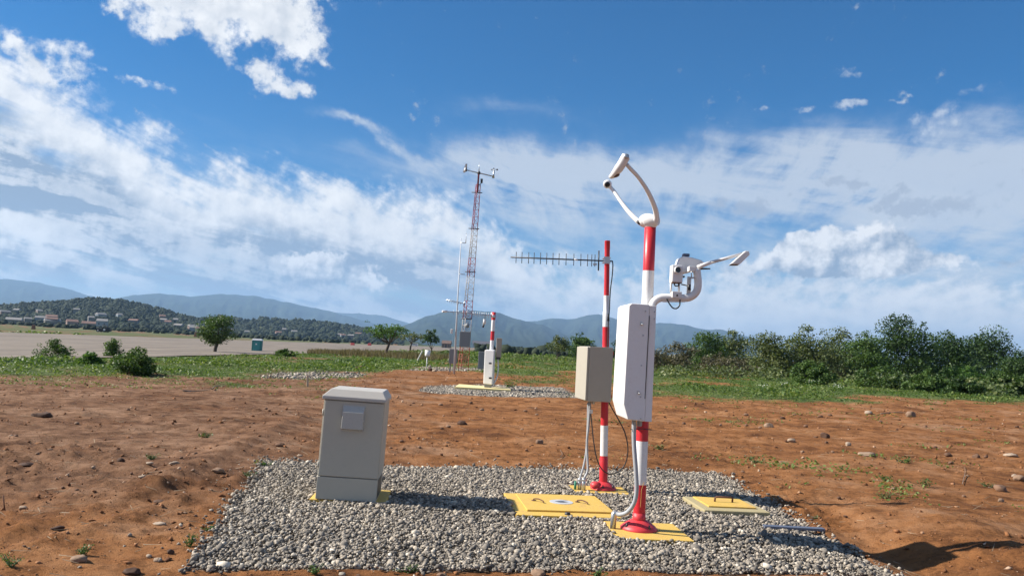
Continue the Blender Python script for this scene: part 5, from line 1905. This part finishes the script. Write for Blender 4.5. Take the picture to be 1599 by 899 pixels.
def van(root, w, h, d):
    mb = MB([WHITE])
    mb.prism([(-w, h * .15), (w, h * .15), (w, h * .92), (w * .95, h), (-w * .65, h), (-w * .95, h * .6)], -d / 2, d / 2)
    mb.build('body', root, bevel=h * .04)
    mb = MB([GLASSD])
    mb.box((-w * .6, -d / 2 - .02, h * .6), (w * .8, -d / 2 - .002, h * .86))
    mb.build('side_window', root)
    for x_ in (-w * .6, w * .6):
        for s_ in (-1, 1):
            mb = MB([BLACK])
            mb.tube([(x_, s_ * d * .40, h * .17), (x_, s_ * d * .52, h * .17)], h * .17, 14)
            mb.build('wheel', root)


def shed(root, w, h, d):
    mb = MB([WALLB])
    mb.box((-w, -d / 2, 0), (w, d / 2, h * .6))
    mb.build('wall', root)
    mb = MB([ROOFB])
    mb.add([(-w * 1.06, -d * .58, h * .6), (w * 1.06, -d * .58, h * .6), (w * 1.06, d * .58, h * .6), (-w * 1.06, d * .58, h * .6), (-w * 1.06, 0, h), (w * 1.06, 0, h)],
           [(0, 1, 5, 4), (2, 3, 4, 5), (0, 4, 3), (1, 2, 5), (3, 2, 1, 0)])
    mb.build('roof', root)
    mb = MB([GLASSD])
    mb.box((-w * .2, -d / 2 - .03, 0), (w * .1, -d / 2 - .002, h * .48))
    mb.build('door', root)
    for x_ in (-w * .7, w * .6):
        mb = MB([GLASSD])
        mb.box((x_ - w * .1, -d / 2 - .03, h * .22), (x_ + w * .1, -d / 2 - .002, h * .46))
        mb.build('window', root)


far_box_thing('tractor', 151, 173, 507.5, 518.5, 2.4, None, 'dark tractor working far out on the runway below the hill', 'tractor', tractor)
far_box_thing('marker_board', 49, 55, 507, 514, 0.6, RUST, 'small rust brown marker board at the far side of the runway', 'marker')
far_box_thing('rusty_drum', 303, 311, 518.5, 526, 1.2, RUST, 'rust coloured tank left of the small round tree by the runway', 'tank')
far_box_thing('plastic_barrier', 547, 554, 535, 539, 1.0, REDPL, 'red barrier at the far end of the runway, left of its pair', 'barrier', None)
far_box_thing('plastic_barrier', 574, 580, 535.5, 539.5, 1.0, REDPL, 'red barrier at the far end of the runway, beside the flat-topped tree', 'barrier', None)
far_box_thing('van', 640, 652.5, 536, 540.5, 2.2, None, 'white van far behind the leaning post', 'van', van)
far_box_thing('shed', 690, 704, 531.5, 543, 8, None, 'small dark brown shed left of the slim mast in the distance', 'shed', shed)
far_box_thing('shed', 738, 768, 532.5, 543.5, 10, None, 'long low brown shed between the tower and the far striped pole', 'shed', shed)

# ---- houses of the town on the hill
hrng = np.random.default_rng(5)


def house(p, w, d, h, rz, wm, rm, label, group, big=False):
    root = empty('house', p, rz, label, 'house', group)
    mb = MB([wm])
    mb.box((-w / 2, -d / 2, -5), (w / 2, d / 2, h))
    mb.build('wall', root)
    mb = MB([rm])
    mb.add([(-w * .54, -d * .6, h), (w * .54, -d * .6, h), (w * .54, d * .6, h), (-w * .54, d * .6, h), (-w * .5, 0, h + d * .28), (w * .5, 0, h + d * .28)],
           [(0, 1, 5, 4), (2, 3, 4, 5), (0, 4, 3), (1, 2, 5), (3, 2, 1, 0)])
    mb.build('roof', root)
    if big:
        nw = int(w / 4)
        for k in range(nw):
            for fl in range(max(1, int(h / 3.2))):
                x_ = -w / 2 + (k + .5) * w / nw
                mb = MB([GLASSD])
                mb.box((x_ - .8, -d / 2 - .06, fl * 3.2 + 1.0), (x_ + .8, -d / 2 - .004, fl * 3.2 + 2.4))
                mb.build('window', root)


def ridge_z(h, a_, d_):
    return float(h(np.array([a_]), np.array([d_]))[0])


BLUEW = painted('pale_blue_wall', (0.22, 0.26, 0.29), 0.8, scale=0.05)
PINKW = painted('brick_pink_wall', (0.24, 0.17, 0.14), 0.8, scale=0.05)
for (px_, d_, w_, h_, wm, rm, lb) in ((82, 1010, 15, 5, HOUSEW, ROOFP, 'wide pale house with a tin roof at the foot of the hill'),
                                      (113, 1015, 11, 5, PINKW, ROOFR, 'reddish house with a clay roof at the foot of the hill'),
                                      (140, 1010, 15, 4, HOUSEW, ROOFR, 'long low house with a clay roof at the foot of the hill'),
                                      (160, 990, 11, 8, BLUEW, ROOFP, 'tall pale blue house behind the tractor at the foot of the hill'),
                                      (22, 1000, 15, 4, HOUSEW, ROOFP, 'white house at the foot of the hill near the left edge')):
    a_ = ang(px_, 500)[0]
    z_ = max(ridge_z(hill_h, a_, d_), -0.6)
    house((d_ * math.sin(math.radians(a_)), d_ * math.cos(math.radians(a_)), z_), w_, 9, h_, math.radians(-a_ + hrng.uniform(-15, 15)), wm, rm, lb, None, True)
for k in range(32):
    on1 = k < 22
    if on1:
        a_ = hrng.uniform(-33, -18.5)
        d_ = 1010 + 420 * hrng.uniform() ** 2.2
        hf = hill_h
    else:
        a_ = hrng.uniform(-20.5, -10.5)
        d_ = 1340 + 300 * hrng.uniform() ** 1.6
        hf = hill2_h
    z_ = ridge_z(hf, a_, d_)
    house((d_ * math.sin(math.radians(a_)), d_ * math.cos(math.radians(a_)), max(z_, -0.6) + 2.5), hrng.uniform(6, 12), hrng.uniform(6, 8), hrng.uniform(2.8, 5), math.radians(-a_ + hrng.uniform(-30, 30)),
          [HOUSEW, HOUSEW, BLUEW, PINKW][k % 4], [ROOFP, ROOFR, ROOFP][k % 3],
          'tiny house among the trees of the town hill' if on1 else 'tiny house on the low wooded hills', 'houses of the town on the hill' if on1 else 'houses on the low hills')

# ================================================================== trees and shrubs
def tree(name, label, px_, base_py, top_py, w_px, mat, seed, kind='shrub', nleaf=2600, leaf_px=1.5, group=None, depth=None, cat=None, dens=0.5):
    """kind: shrub (crown to the ground), round (trunk + crown), flat (umbrella), wispy"""
    r_ = np.random.default_rng(seed)
    nleaf = int(nleaf * (1.9 if kind == 'shrub' else 1.5))
    leaf_px *= 1.25
    b = at(px_, base_py)
    kx = b.y / FPX
    H = (base_py - top_py) * kx
    Wd = w_px * kx * (1.22 if kind == 'shrub' and px_ > 1000 else 1.05)
    gzb = gz(b.x, b.y)
    root = empty(name, (b.x, b.y, gzb), 0, label, cat or ('tree' if kind != 'shrub' else 'shrub'), group)
    zlo = {'shrub': 0.12, 'round': 0.30, 'flat': 0.55, 'wispy': 0.35}[kind]
    nc = {'shrub': 38, 'round': 30, 'flat': 30, 'wispy': 16}[kind]
    cs, rs = [], []
    for i in range(nc):
        for _ in range(40):
            u = r_.uniform(-1, 1, 3)
            if np.dot(u, u) < 1:
                break
        zt_ = zlo + (1 - zlo) * (u[2] * 0.5 + 0.5)
        if kind == 'shrub':
            zt_ = 0.10 + 0.90 * (i + r_.uniform()) / nc
            q_, w3 = r_.uniform(0, 2 * math.pi), math.sqrt(r_.uniform())
            u = np.array([math.cos(q_) * w3, math.sin(q_) * w3, 0])
        prof = {'shrub': math.sqrt(max(0.05, 1 - zt_ ** (3.4 if px_ > 1000 else 2.0))) * (0.85 + 0.15 * min(1, zt_ / 0.3)), 'round': 1.0, 'flat': 0.75 + 0.5 * ((zt_ - zlo) / (1 - zlo)), 'wispy': 0.9}[kind]
        rad_ = (0.20 + 0.10 * r_.uniform()) * min(Wd, H * 1.3) * (0.8 if kind in ('shrub', 'round') else 0.62)
        lob = 0.72 + 0.28 * math.sin(3 * math.atan2(u[1], u[0]) + seed * 1.7) * math.sin(seed * 2.3 + 4 * u[0])
        z_ = min(zt_ * H * (lob if kind == 'shrub' else 1.0), H - rad_ * 0.55)
        cs.append((u[0] * prof * (Wd / 2 - rad_ * 0.5), u[1] * prof * (Wd / 2 - rad_ * 0.5), z_))
        rs.append(rad_)
    # a few shoots break the outline
    for i in range(16 if kind != 'flat' else 5):
        q_ = r_.uniform(0, 2 * math.pi)
        rr2 = r_.uniform(0, 0.52) * Wd
        zz2 = H * r_.uniform(0.72, 1.04) * (1 - 0.50 * (rr2 / (0.5 * Wd)) ** 2 * (kind != 'flat'))
        cs.append((rr2 * math.cos(q_), rr2 * math.sin(q_), zz2))
        rs.append(r_.uniform(0.05, 0.10) * min(Wd, H * 1.4))
    cs, rs = np.array(cs), np.array(rs)
    # leaves
    vol = rs ** 2
    pick = r_.choice(len(cs), nleaf, p=vol / vol.sum())
    u = r_.normal(size=(nleaf, 3))
    u /= np.linalg.norm(u, axis=1, keepdims=True)
    rad = r_.uniform(0, 1, nleaf) ** 0.42
    sq = np.array([1.0, 1.0, 0.45 if kind == 'flat' else 0.78])
    P = cs[pick] + u * (rad * rs[pick])[:, None] * sq
    P[:, 2] = np.maximum(P[:, 2], 0.02)
    v, f = leaves(r_, P, leaf_px * kx, 0.35, 0.6)
    ct = r_.uniform(0.15, 0.85, len(cs))
    t = np.clip(ct[pick] * 0.55 + 0.25 + r_.normal(0, 0.18, nleaf), 0, 1)
    np_mesh('crown', v, f, mat, tint=np.repeat(t, 4), parent=root)
    # trunk and limbs
    mb = MB([TRUNK])
    if kind == 'shrub':
        for i in range(5):
            c = cs[r_.integers(0, nc)]
            mb.tube([(c[0] * .1, c[1] * .1, -.05), (c[0] * .5, c[1] * .5, c[2] * .5), tuple(c)], [H * .014, H * .010, H * .004], 5, cap=False)
        mb.build('stems', root)
    else:
        fork = Vector((r_.normal(0, .03) * Wd, 0, H * zlo * (0.75 if kind != 'wispy' else 0.4)))
        th = H * (0.045 if kind != 'wispy' else 0.022)
        mb.tube([(0, 0, -.1), (fork.x * .3, 0, fork.z * .5), fork], [th * 1.25, th, th * .85], 8, cap=False)
        for i in range(11):
            c = Vector(cs[r_.integers(0, nc)])
            m_ = fork.lerp(c, 0.5) + Vector((0, 0, -0.05 * H))
            mb.tube([fork, m_, c], [th * .55, th * .32, th * .10], 5, cap=False)
        mb.build('trunk', root)
    return root


# left
tree('small_tree', 'small round dark green tree standing alone beside the runway', 335, 549, 491, 58, LEAF_MID, 1, 'round', 3000, 1.25)
tree('shrub', 'dark green twin-topped shrub at the runway edge, far left', 84, 562, 529, 62, LEAF_MID, 2, 'shrub', 1500, 1.2, dens=.5)
tree('shrub', 'smaller shrub at the runway edge behind the bright bush', 175, 556, 528, 36, LEAF_MID, 3, 'shrub', 900, 1.2)
tree('shrub', 'bright green rounded bush at the edge of the bare soil on the left', 210, 587, 546, 72, LEAF_MID, 4, 'shrub', 2800, 1.4)
tree('shrub', 'low green weedy bush just left of the bright rounded bush', 140, 570, 551, 50, LEAF_FRESH, 5, 'shrub', 1300, 1.4)
tree('acacia_tree', 'flat-topped green tree with a dark leaning trunk behind the dry grass', 601, 557, 505, 70, LEAF_FRESH, 6, 'flat', 1900, 1.1)
tree('acacia_tree', 'faint thin tree right of the flat-topped tree', 640, 549, 519, 44, LEAF_OLIVE, 7, 'flat', 600, 1.0)
tree('sapling', 'thin sapling with a few leaf clumps behind the rain gauge', 673, 551, 514, 30, LEAF_DARK, 8, 'wispy', 700, 1.2)
tree('shrub', 'small dark shrub in the grass behind the antenna slab', 445, 556, 544, 34, LEAF_MID, 9, 'shrub', 700, 1.3)
# centre right
tree('thorn_tree', 'wispy thorn tree between the far station and the junction box', 869, 563, 524, 46, LEAF_OLIVE, 10, 'wispy', 1300, 1.1)
tree('field_tree', 'dark green tree behind the beige junction box', 906, 561, 522, 62, LEAF_MID, 11, 'shrub', 2600, 1.3)
tree('field_tree', 'low dark tree between the two striped poles', 975, 562, 533, 60, LEAF_DARK, 12, 'shrub', 2000, 1.3)
tree('scrub_bush', 'flat brownish bush just right of the nearer striped pole', 1052, 581, 536, 90, LEAF_BROWN, 13, 'shrub', 3200, 1.3)
tree('scrub_bush', 'green bush rising behind the brownish bush near the pole', 1103, 578, 519, 64, LEAF_MID, 14, 'shrub', 3200, 1.4)
tree('scrub_bush', 'grey green open bush at the left end of the thicket', 1143, 578, 516, 56, LEAF_OLIVE, 15, 'shrub', 3000, 1.3)
tree('scrub_bush', 'low brown scrub in front of the open grey green bush', 1128, 586, 552, 96, LEAF_BROWN, 16, 'shrub', 2600, 1.3)
# thicket on the right
tree('scrub_bush', 'dull olive bush sloping down at the left of the tall thicket', 1203, 588, 520, 74, LEAF_OLIVE, 17, 'shrub', 4200, 1.4)
tree('scrub_bush', 'broad olive bush with pale leaves, highest of the dull ones', 1256, 590, 509, 94, LEAF_OLIVE, 18, 'shrub', 5600, 1.4)
tree('scrub_bush', 'olive bush between the broad pale one and the dark trees', 1316, 590, 513, 80, LEAF_OLIVE, 19, 'shrub', 4600, 1.4)
tree('scrub_bush', 'mid green bush under the left shoulder of the tallest tree', 1352, 594, 518, 74, LEAF_MID, 20, 'shrub', 4600, 1.4)
tree('thicket_tree', 'tallest dark green tree of the thicket on the right', 1412, 596, 489, 96, LEAF_DARK, 21, 'shrub', 7000, 1.5, cat='tree')
tree('thicket_tree', 'dark green bushy tree right of the tallest tree', 1478, 598, 522, 92, LEAF_DARK, 22, 'shrub', 5600, 1.5, cat='tree')
tree('thicket_tree', 'open crowned green tree near the right edge of the view', 1543, 598, 510, 84, LEAF_DARK, 23, 'shrub', 5200, 1.5, cat='tree')
tree('thicket_tree', 'dark bush cut by the right edge of the view', 1598, 606, 545, 80, LEAF_DARK, 24, 'shrub', 4200, 1.5, cat='tree')
tree('thicket_tree', 'dark bush beyond the right edge bush', 1668, 606, 520, 110, LEAF_DARK, 25, 'shrub', 4200, 1.5, cat='tree')
tree('shrub', 'bright green dome-shaped bush in front of the olive thicket', 1266, 603, 566, 60, LEAF_MID, 26, 'shrub', 3600, 1.5)
tree('shrub', 'low bright shrub with pale leaves left of the dome-shaped bush', 1188, 581, 566, 46, LEAF_FRESH, 27, 'shrub', 1400, 1.4)
tree('shrub', 'low green shrub below the left side of the tallest tree', 1374, 607, 572, 66, LEAF_MID, 28, 'shrub', 3200, 1.5)
tree('shrub', 'low dark shrub below the right side of the tallest tree', 1449, 614, 579, 64, LEAF_MID, 29, 'shrub', 3400, 1.5)
tree('shrub', 'small dark shrub nearest the bare soil on the right', 1502, 620, 588, 54, LEAF_DARK, 30, 'shrub', 2600, 1.5)
tree('shrub', 'pale leaved shrub between the low dark shrubs on the right', 1508, 602, 572, 60, LEAF_FRESH, 31, 'shrub', 2200, 1.4)
tree('shrub', 'low green shrub near the right edge in front of the thicket', 1560, 617, 580, 66, LEAF_MID, 32, 'shrub', 3200, 1.5)
tree('shrub', 'low green shrub cut by the right edge, in front of the thicket', 1604, 619, 586, 56, LEAF_MID, 33, 'shrub', 2400, 1.5)
tree('scrub_bush', 'brown dry scrub between the dome-shaped bush and the tallest tree', 1325, 592, 570, 84, LEAF_BROWN, 34, 'shrub', 2200, 1.3)


# ---- white flowering weeds at the edge of the grass
def flowering(px_, py_, w_px, h_px, seed, label):
    r_ = np.random.default_rng(seed)
    b = at(px_, py_)
    kx = b.y / FPX
    root = empty('flowering_weed', (b.x, b.y, gz(b.x, b.y)), 0, label, 'plant')
    n = 260
    P = np.stack([r_.normal(0, w_px * kx * .28, n), r_.normal(0, w_px * kx * .25, n), np.abs(r_.normal(0, .5, n)) * h_px * kx * .8], -1)
    v, f = leaves(r_, P, 1.3 * kx, .4, .6)
    np_mesh('foliage', v, f, LEAF_FRESH, tint=np.repeat(r_.uniform(size=n), 4), parent=root)
    n = 46
    P = np.stack([r_.normal(0, w_px * kx * .25, n), r_.normal(0, w_px * kx * .2, n), h_px * kx * r_.uniform(.5, 1.05, n)], -1)
    v, f = leaves(r_, P, 0.9 * kx, .8, .9)
    np_mesh('blossom', v, f, WHITE_FL, tint=np.repeat(r_.uniform(size=n), 4), parent=root)


flowering(1266, 605, 16, 9, 1, 'white flowering weed just below the dome-shaped bush')
flowering(1308, 612, 24, 11, 2, 'widest white flowering weed right of the dome-shaped bush')
flowering(1223, 607, 12, 8, 3, 'white flowering weed left of the dome-shaped bush')
flowering(1190, 612, 22, 9, 4, 'white flecked weed at the soil edge, leftmost of the flowering ones')


# ---- weeds on the soil and along the gravel
def weed(px_, py_, w_px, h_px, seed, label, mat=LEAF_FRESH, n=150):
    r_ = np.random.default_rng(seed)
    b = at(px_, py_)
    kx = b.y / FPX
    root = empty('weed_clump', (b.x, b.y, gz(b.x, b.y)), 0, label, 'weed')
    ns = 9
    tips = np.stack([r_.normal(0, w_px * kx * .30, ns), r_.normal(0, w_px * kx * .22, ns), h_px * kx * r_.uniform(.45, 1.0, ns)], -1)
    mb = MB([painted('weed_stem_green', (0.07, 0.12, 0.03), 0.6)])
    for t_ in tips:
        mb.tube([(0, 0, -.01), tuple(t_ * [.6, .6, .5]), tuple(t_)], [.0035, .003, .0015], 5, cap=False)
    mb.build('stems', root)
    k_ = r_.integers(0, ns, n)
    s_ = r_.uniform(.25, 1.05, n)[:, None]
    P = tips[k_] * s_ + r_.normal(0, .09 * w_px * kx, (n, 3)) * [1, 1, .5]
    P[:, 2] = np.maximum(P[:, 2], .004)
    v, f = leaves(r_, P, 1.9 * kx, .6, .5)
    np_mesh('foliage', v, f, mat, tint=np.repeat(np.clip(r_.beta(2, 2, n), 0, 1), 4), parent=root)


weed(297, 848, 26, 20, 1, 'leafy green weed at the left edge of the gravel bed')
weed(325, 820, 18, 8, 2, 'small weed on the left gravel edge above the leafy one', n=60)
weed(412, 728, 18, 14, 3, 'green weed at the far left corner of the gravel bed')
weed(388, 747, 20, 9, 4, 'low straggling weed beside the far left gravel corner', LEAF_OLIVE, 90)
weed(492, 894, 26, 14, 5, 'green weed at the front edge of the gravel below the cabinet')
weed(636, 884, 30, 13, 6, 'weed at the front gravel edge right of the cabinet')
weed(936, 897, 26, 16, 7, 'weed at the front gravel edge below the nearer striped pole')
weed(18, 880, 36, 20, 8, 'leafy weed at the lower left corner')
weed(131, 858, 22, 16, 9, 'green weed beside the broken pale stone on the left')
weed(322, 683, 34, 9, 10, 'flat weed patch on the soil left of the cabinet', LEAF_OLIVE, 110)
weed(235, 718, 24, 10, 11, 'weed among stones on the left soil', LEAF_OLIVE, 90)
weed(1383, 752, 22, 9, 12, 'weed on the soil right of the long pole shadow', LEAF_MID, 80)
weed(1440, 760, 30, 11, 13, 'dark weed clump on the right soil', LEAF_MID, 110)
weed(1413, 725, 26, 9, 14, 'weed patch on the right soil above the dark clump', LEAF_MID, 90)
weed(1385, 783, 28, 8, 15, 'sparse weed by the shadow tip on the right soil', LEAF_OLIVE, 80)
weed(1275, 800, 20, 6, 16, 'sparse low weed right of the small hatch', LEAF_OLIVE, 50)
weed(1520, 897, 18, 8, 17, 'little weed at the lower right near the bracket shadow', LEAF_FRESH, 50)
weed(1180, 722, 30, 8, 18, 'weed patch behind the right end of the gravel bed', LEAF_OLIVE, 90)
weed(1030, 700, 26, 8, 19, 'sparse weed on the soil just right of the nearer pole', LEAF_OLIVE, 70)
weed(795, 606, 24, 12, 20, 'green weed at the right of the far instrument box', LEAF_MID, 80)
weed(760, 584, 24, 9, 21, 'dark weed left of the far instrument box', LEAF_MID, 80)
weed(1545, 760, 26, 8, 22, 'sparse weed near the stones at the right edge', LEAF_OLIVE, 60)


# ---- loose stones
def stone(px_, py_, w_px, label=None, seed=0, tint=None, flat=0.62, mat=STONE_M, name='stone'):
    r_ = np.random.default_rng(1000 + seed)
    b = at(px_, py_)
    kx = b.y / FPX
    w = w_px * kx * (0.85 if label is None else 1.0)
    bv, bf = ICO2 if w_px > 9 else ICO1
    v = bv.copy()
    for _ in range(4 if w_px > 9 else 3):                      # chip flat faces off it
        nn = r_.normal(size=3)
        nn /= np.linalg.norm(nn)
        lim = r_.uniform(.55, .85)
        dd = v @ nn
        v = v - np.maximum(dd - lim, 0)[:, None] * nn
    v = v * (1 + .06 * r_.normal(size=(len(v), 1)))
    v = v * np.array([w * .55, w * .42, w * flat * .55])
    q_ = r_.uniform(-.5, .5)
    v = np.stack([v[:, 0] * math.cos(q_) - v[:, 1] * math.sin(q_), v[:, 0] * math.sin(q_) + v[:, 1] * math.cos(q_), v[:, 2]], -1)
    z = gz(b.x, b.y)
    t = r_.uniform(.05, .72) if tint is None else tint
    o = np_mesh(name, v + np.array([b.x, b.y, z + w * flat * .22]), bf, mat, tint=np.full(len(v), t), smooth=False, origin=(b.x, b.y, z))
    if label:
        tag(o, label, 'stone')
    else:
        zone = ('small loose stone on the strip of soil in front of the gravel bed' if py_ > 880 else 'small loose stone on the soil left of the gravel bed, nearer half' if px_ < 400 and py_ > 740 else
                'small loose stone on the soil left of the cabinet, farther half' if px_ < 480 else 'small loose stone on the red soil between the cabinet and the junction box' if px_ < 900 else
                'small loose stone behind the right part of the gravel bed' if px_ < 1250 else 'small loose stone near the grass on the right soil' if py_ < 690 else 'small loose stone on the nearer soil right of the gravel bed')
        tag(o, zone, 'stone', zone.replace('small loose stone', 'small stones'))
    return o


special = [(561, 578, 13, .35, .8, 'brown boulder in the grass behind the cabinet'), (671, 580, 9, .0, .7, 'dark stone at the foot of the rain gauge post'), (678, 581, 7, .9, .6, 'pale stone right of the dark one below the rain gauge'),
           (722, 662, 15, .02, .6, 'dark brown clod in the red soil between cabinet and far station'), (842, 694, 11, .55, .85, 'round tan stone on the red soil left of the junction box'),
           (811, 725, 8, .4, .7, 'tan stone behind the gravel, left of the thinner pole'), (1200, 668, 14, .75, .65, 'rounded pale stone on the soil right of the white box'), (1288, 684, 13, .05, .85, 'dark round stone on the right soil'),
           (1324, 697, 10, .95, .8, 'whitish round stone beside the dark round one'), (1353, 714, 24, .8, .35, 'flat wide tan stone on the right soil'), (1422, 652, 15, .6, .75, 'angular tan stone near the grass on the right'),
           (1356, 646, 11, .95, .6, 'pale stone near the grass right of the bushes'), (1562, 766, 19, .45, .7, 'large tan stone near the right edge'), (1592, 752, 16, .6, .7, 'pinkish stone at the right edge'), (1585, 746, 10, .9, .7, 'small pale stone beside the pinkish stone'),
           (1524, 716, 11, .25, .8, 'pointed brown stone on the right soil'), (1578, 713, 18, .95, .35, 'flat white stone near the right edge'), (1480, 712, 11, .2, .6, 'brown clod on the right soil between the flat stones'),
           (1236, 690, 12, .85, .6, 'pale pointed stone on the soil above the small hatch'), (1562, 782, 10, .7, .7, 'tan stone below the large one near the right edge'), (247, 867, 13, .85, .6, 'rounded pale stone at the lower left'), (233, 862, 9, .95, .7, 'small white stone beside the rounded pale one'),
           (207, 884, 24, .0, .45, 'dark flat clod at the lower left'), (257, 896, 17, .8, .4, 'flat pale stone at the bottom left edge'), (125, 868, 24, .7, .5, 'broken pale stone lump next to a weed on the left'), (266, 858, 11, .05, .7, 'dark stone right of the rounded pale stone'),
           (90, 818, 20, .0, .35, 'black flattened lump on the left soil'), (189, 722, 11, .0, .85, 'dark round clod on the left soil'), (271, 737, 14, .9, .45, 'pale oval stone on the left soil'), (233, 733, 12, .9, .35, 'flat pale stone left of the oval one'),
           (340, 743, 22, .6, .35, 'wide flat tan stone left of the gravel corner'), (221, 760, 12, .9, .4, 'pale flat stone in the middle of the left soil'), (37, 787, 15, .8, .4, 'flat tan stone near the left edge'), (249, 783, 18, .1, .3, 'dark sliver of rock on the left soil'),
           (437, 699, 14, .3, .5, 'reddish lump left of the cabinet'), (468, 710, 9, .9, .5, 'pale stone left of the cabinet foot'), (250, 810, 18, .95, .3, 'thin whitish slab of stone on the left soil'), (42, 728, 22, .0, .35, 'dark crust of soil at the left'),
           (65, 648, 26, .05, .4, 'dark broken clod on the upper left soil'), (780, 883, 20, .9, .5, 'pale stone at the front edge of the gravel'), (840, 894, 22, .6, .5, 'brown stone in front of the gravel bed'), (690, 891, 14, .5, .5, 'tan stone in front of the gravel, centre')]
for i, (a_, b_, c_, t_, fl, lb) in enumerate(special):
    stone(a_, b_, c_, lb, i, t_, fl)
small = [(633, 652, 7), (640, 648, 6), (610, 700, 7), (627, 690, 8), (655, 702, 7), (700, 693, 9), (712, 713, 7), (735, 706, 6), (700, 666, 9), (690, 668, 7), (688, 632, 8), (645, 630, 7), (752, 640, 9), (735, 630, 7), (770, 638, 6),
         (820, 642, 8), (838, 646, 7), (878, 661, 8), (815, 670, 6), (777, 714, 7), (841, 727, 6), (1068, 661, 8), (1097, 631, 6), (1134, 643, 6), (1165, 649, 9), (1187, 671, 8), (1222, 654, 9), (1281, 652, 9), (1296, 650, 8), (1258, 667, 8),
         (1165, 666, 7), (1125, 667, 6), (1273, 684, 6), (1290, 691, 8), (1253, 704, 8), (1300, 706, 7), (1219, 722, 8), (1232, 727, 6), (1160, 735, 7), (1104, 725, 6), (1375, 660, 7), (1400, 672, 6), (1445, 668, 7), (1502, 670, 6), (1545, 672, 7), (1588, 668, 7),
         (1485, 727, 10), (1510, 745, 7), (1460, 700, 8), (1540, 716, 8), (1505, 775, 8), (1395, 765, 8), (1310, 782, 8), (1320, 805, 7), (1375, 850, 6), (1240, 650, 7), (1180, 800, 5), (78, 705, 9), (58, 712, 7), (145, 746, 7), (98, 760, 8), (60, 772, 7), (120, 766, 7), (260, 768, 7),
         (205, 742, 6), (180, 803, 7), (265, 818, 6), (130, 798, 6), (38, 852, 6), (290, 795, 7), (306, 800, 6), (330, 770, 7), (305, 712, 7), (350, 660, 7), (395, 665, 6), (415, 640, 7), (365, 625, 7), (200, 640, 7), (255, 650, 8), (120, 660, 8), (25, 680, 8), (300, 748, 8), (282, 725, 7), (560, 892, 8), (410, 893, 8), (1000, 893, 9), (1100, 895, 9), (1290, 893, 10)]
for i, (a_, b_, c_) in enumerate(small):
    stone(a_, b_, c_, None, 200 + i)

# ---- fallen twigs
def twig(pts, r_, label):
    P = []
    for px_, py_ in pts:
        b = at(px_, py_)
        P.append(Vector((b.x, b.y, gz(b.x, b.y) + .02)))
    mb = MB([painted('grey_twig', (0.20, 0.15, 0.11), 0.9, scale=30)])
    s_ = spline(P, 5)
    mb.tube(s_, [r_ * (1 - .6 * i / len(s_)) for i in range(len(s_))], 6)
    tag(mb.build('twig', origin=P[0]), label, 'twig')


twig([(286, 613), (305, 611), (328, 612)], .02, 'grey fallen twig at the grass edge on the left')
twig([(330, 612), (338, 605), (352, 604)], .018, 'forked dead twig behind the fallen one on the left')
twig([(875, 716), (878, 712), (874, 706)], .006, 'pale bent twig on the soil behind the gravel')
twig([(1503, 757), (1507, 742), (1506, 735)], .006, 'thin stalk standing on the right soil')
twig([(1375, 647), (1400, 645), (1425, 646)], .02, 'long straw stalk near the grass on the right')
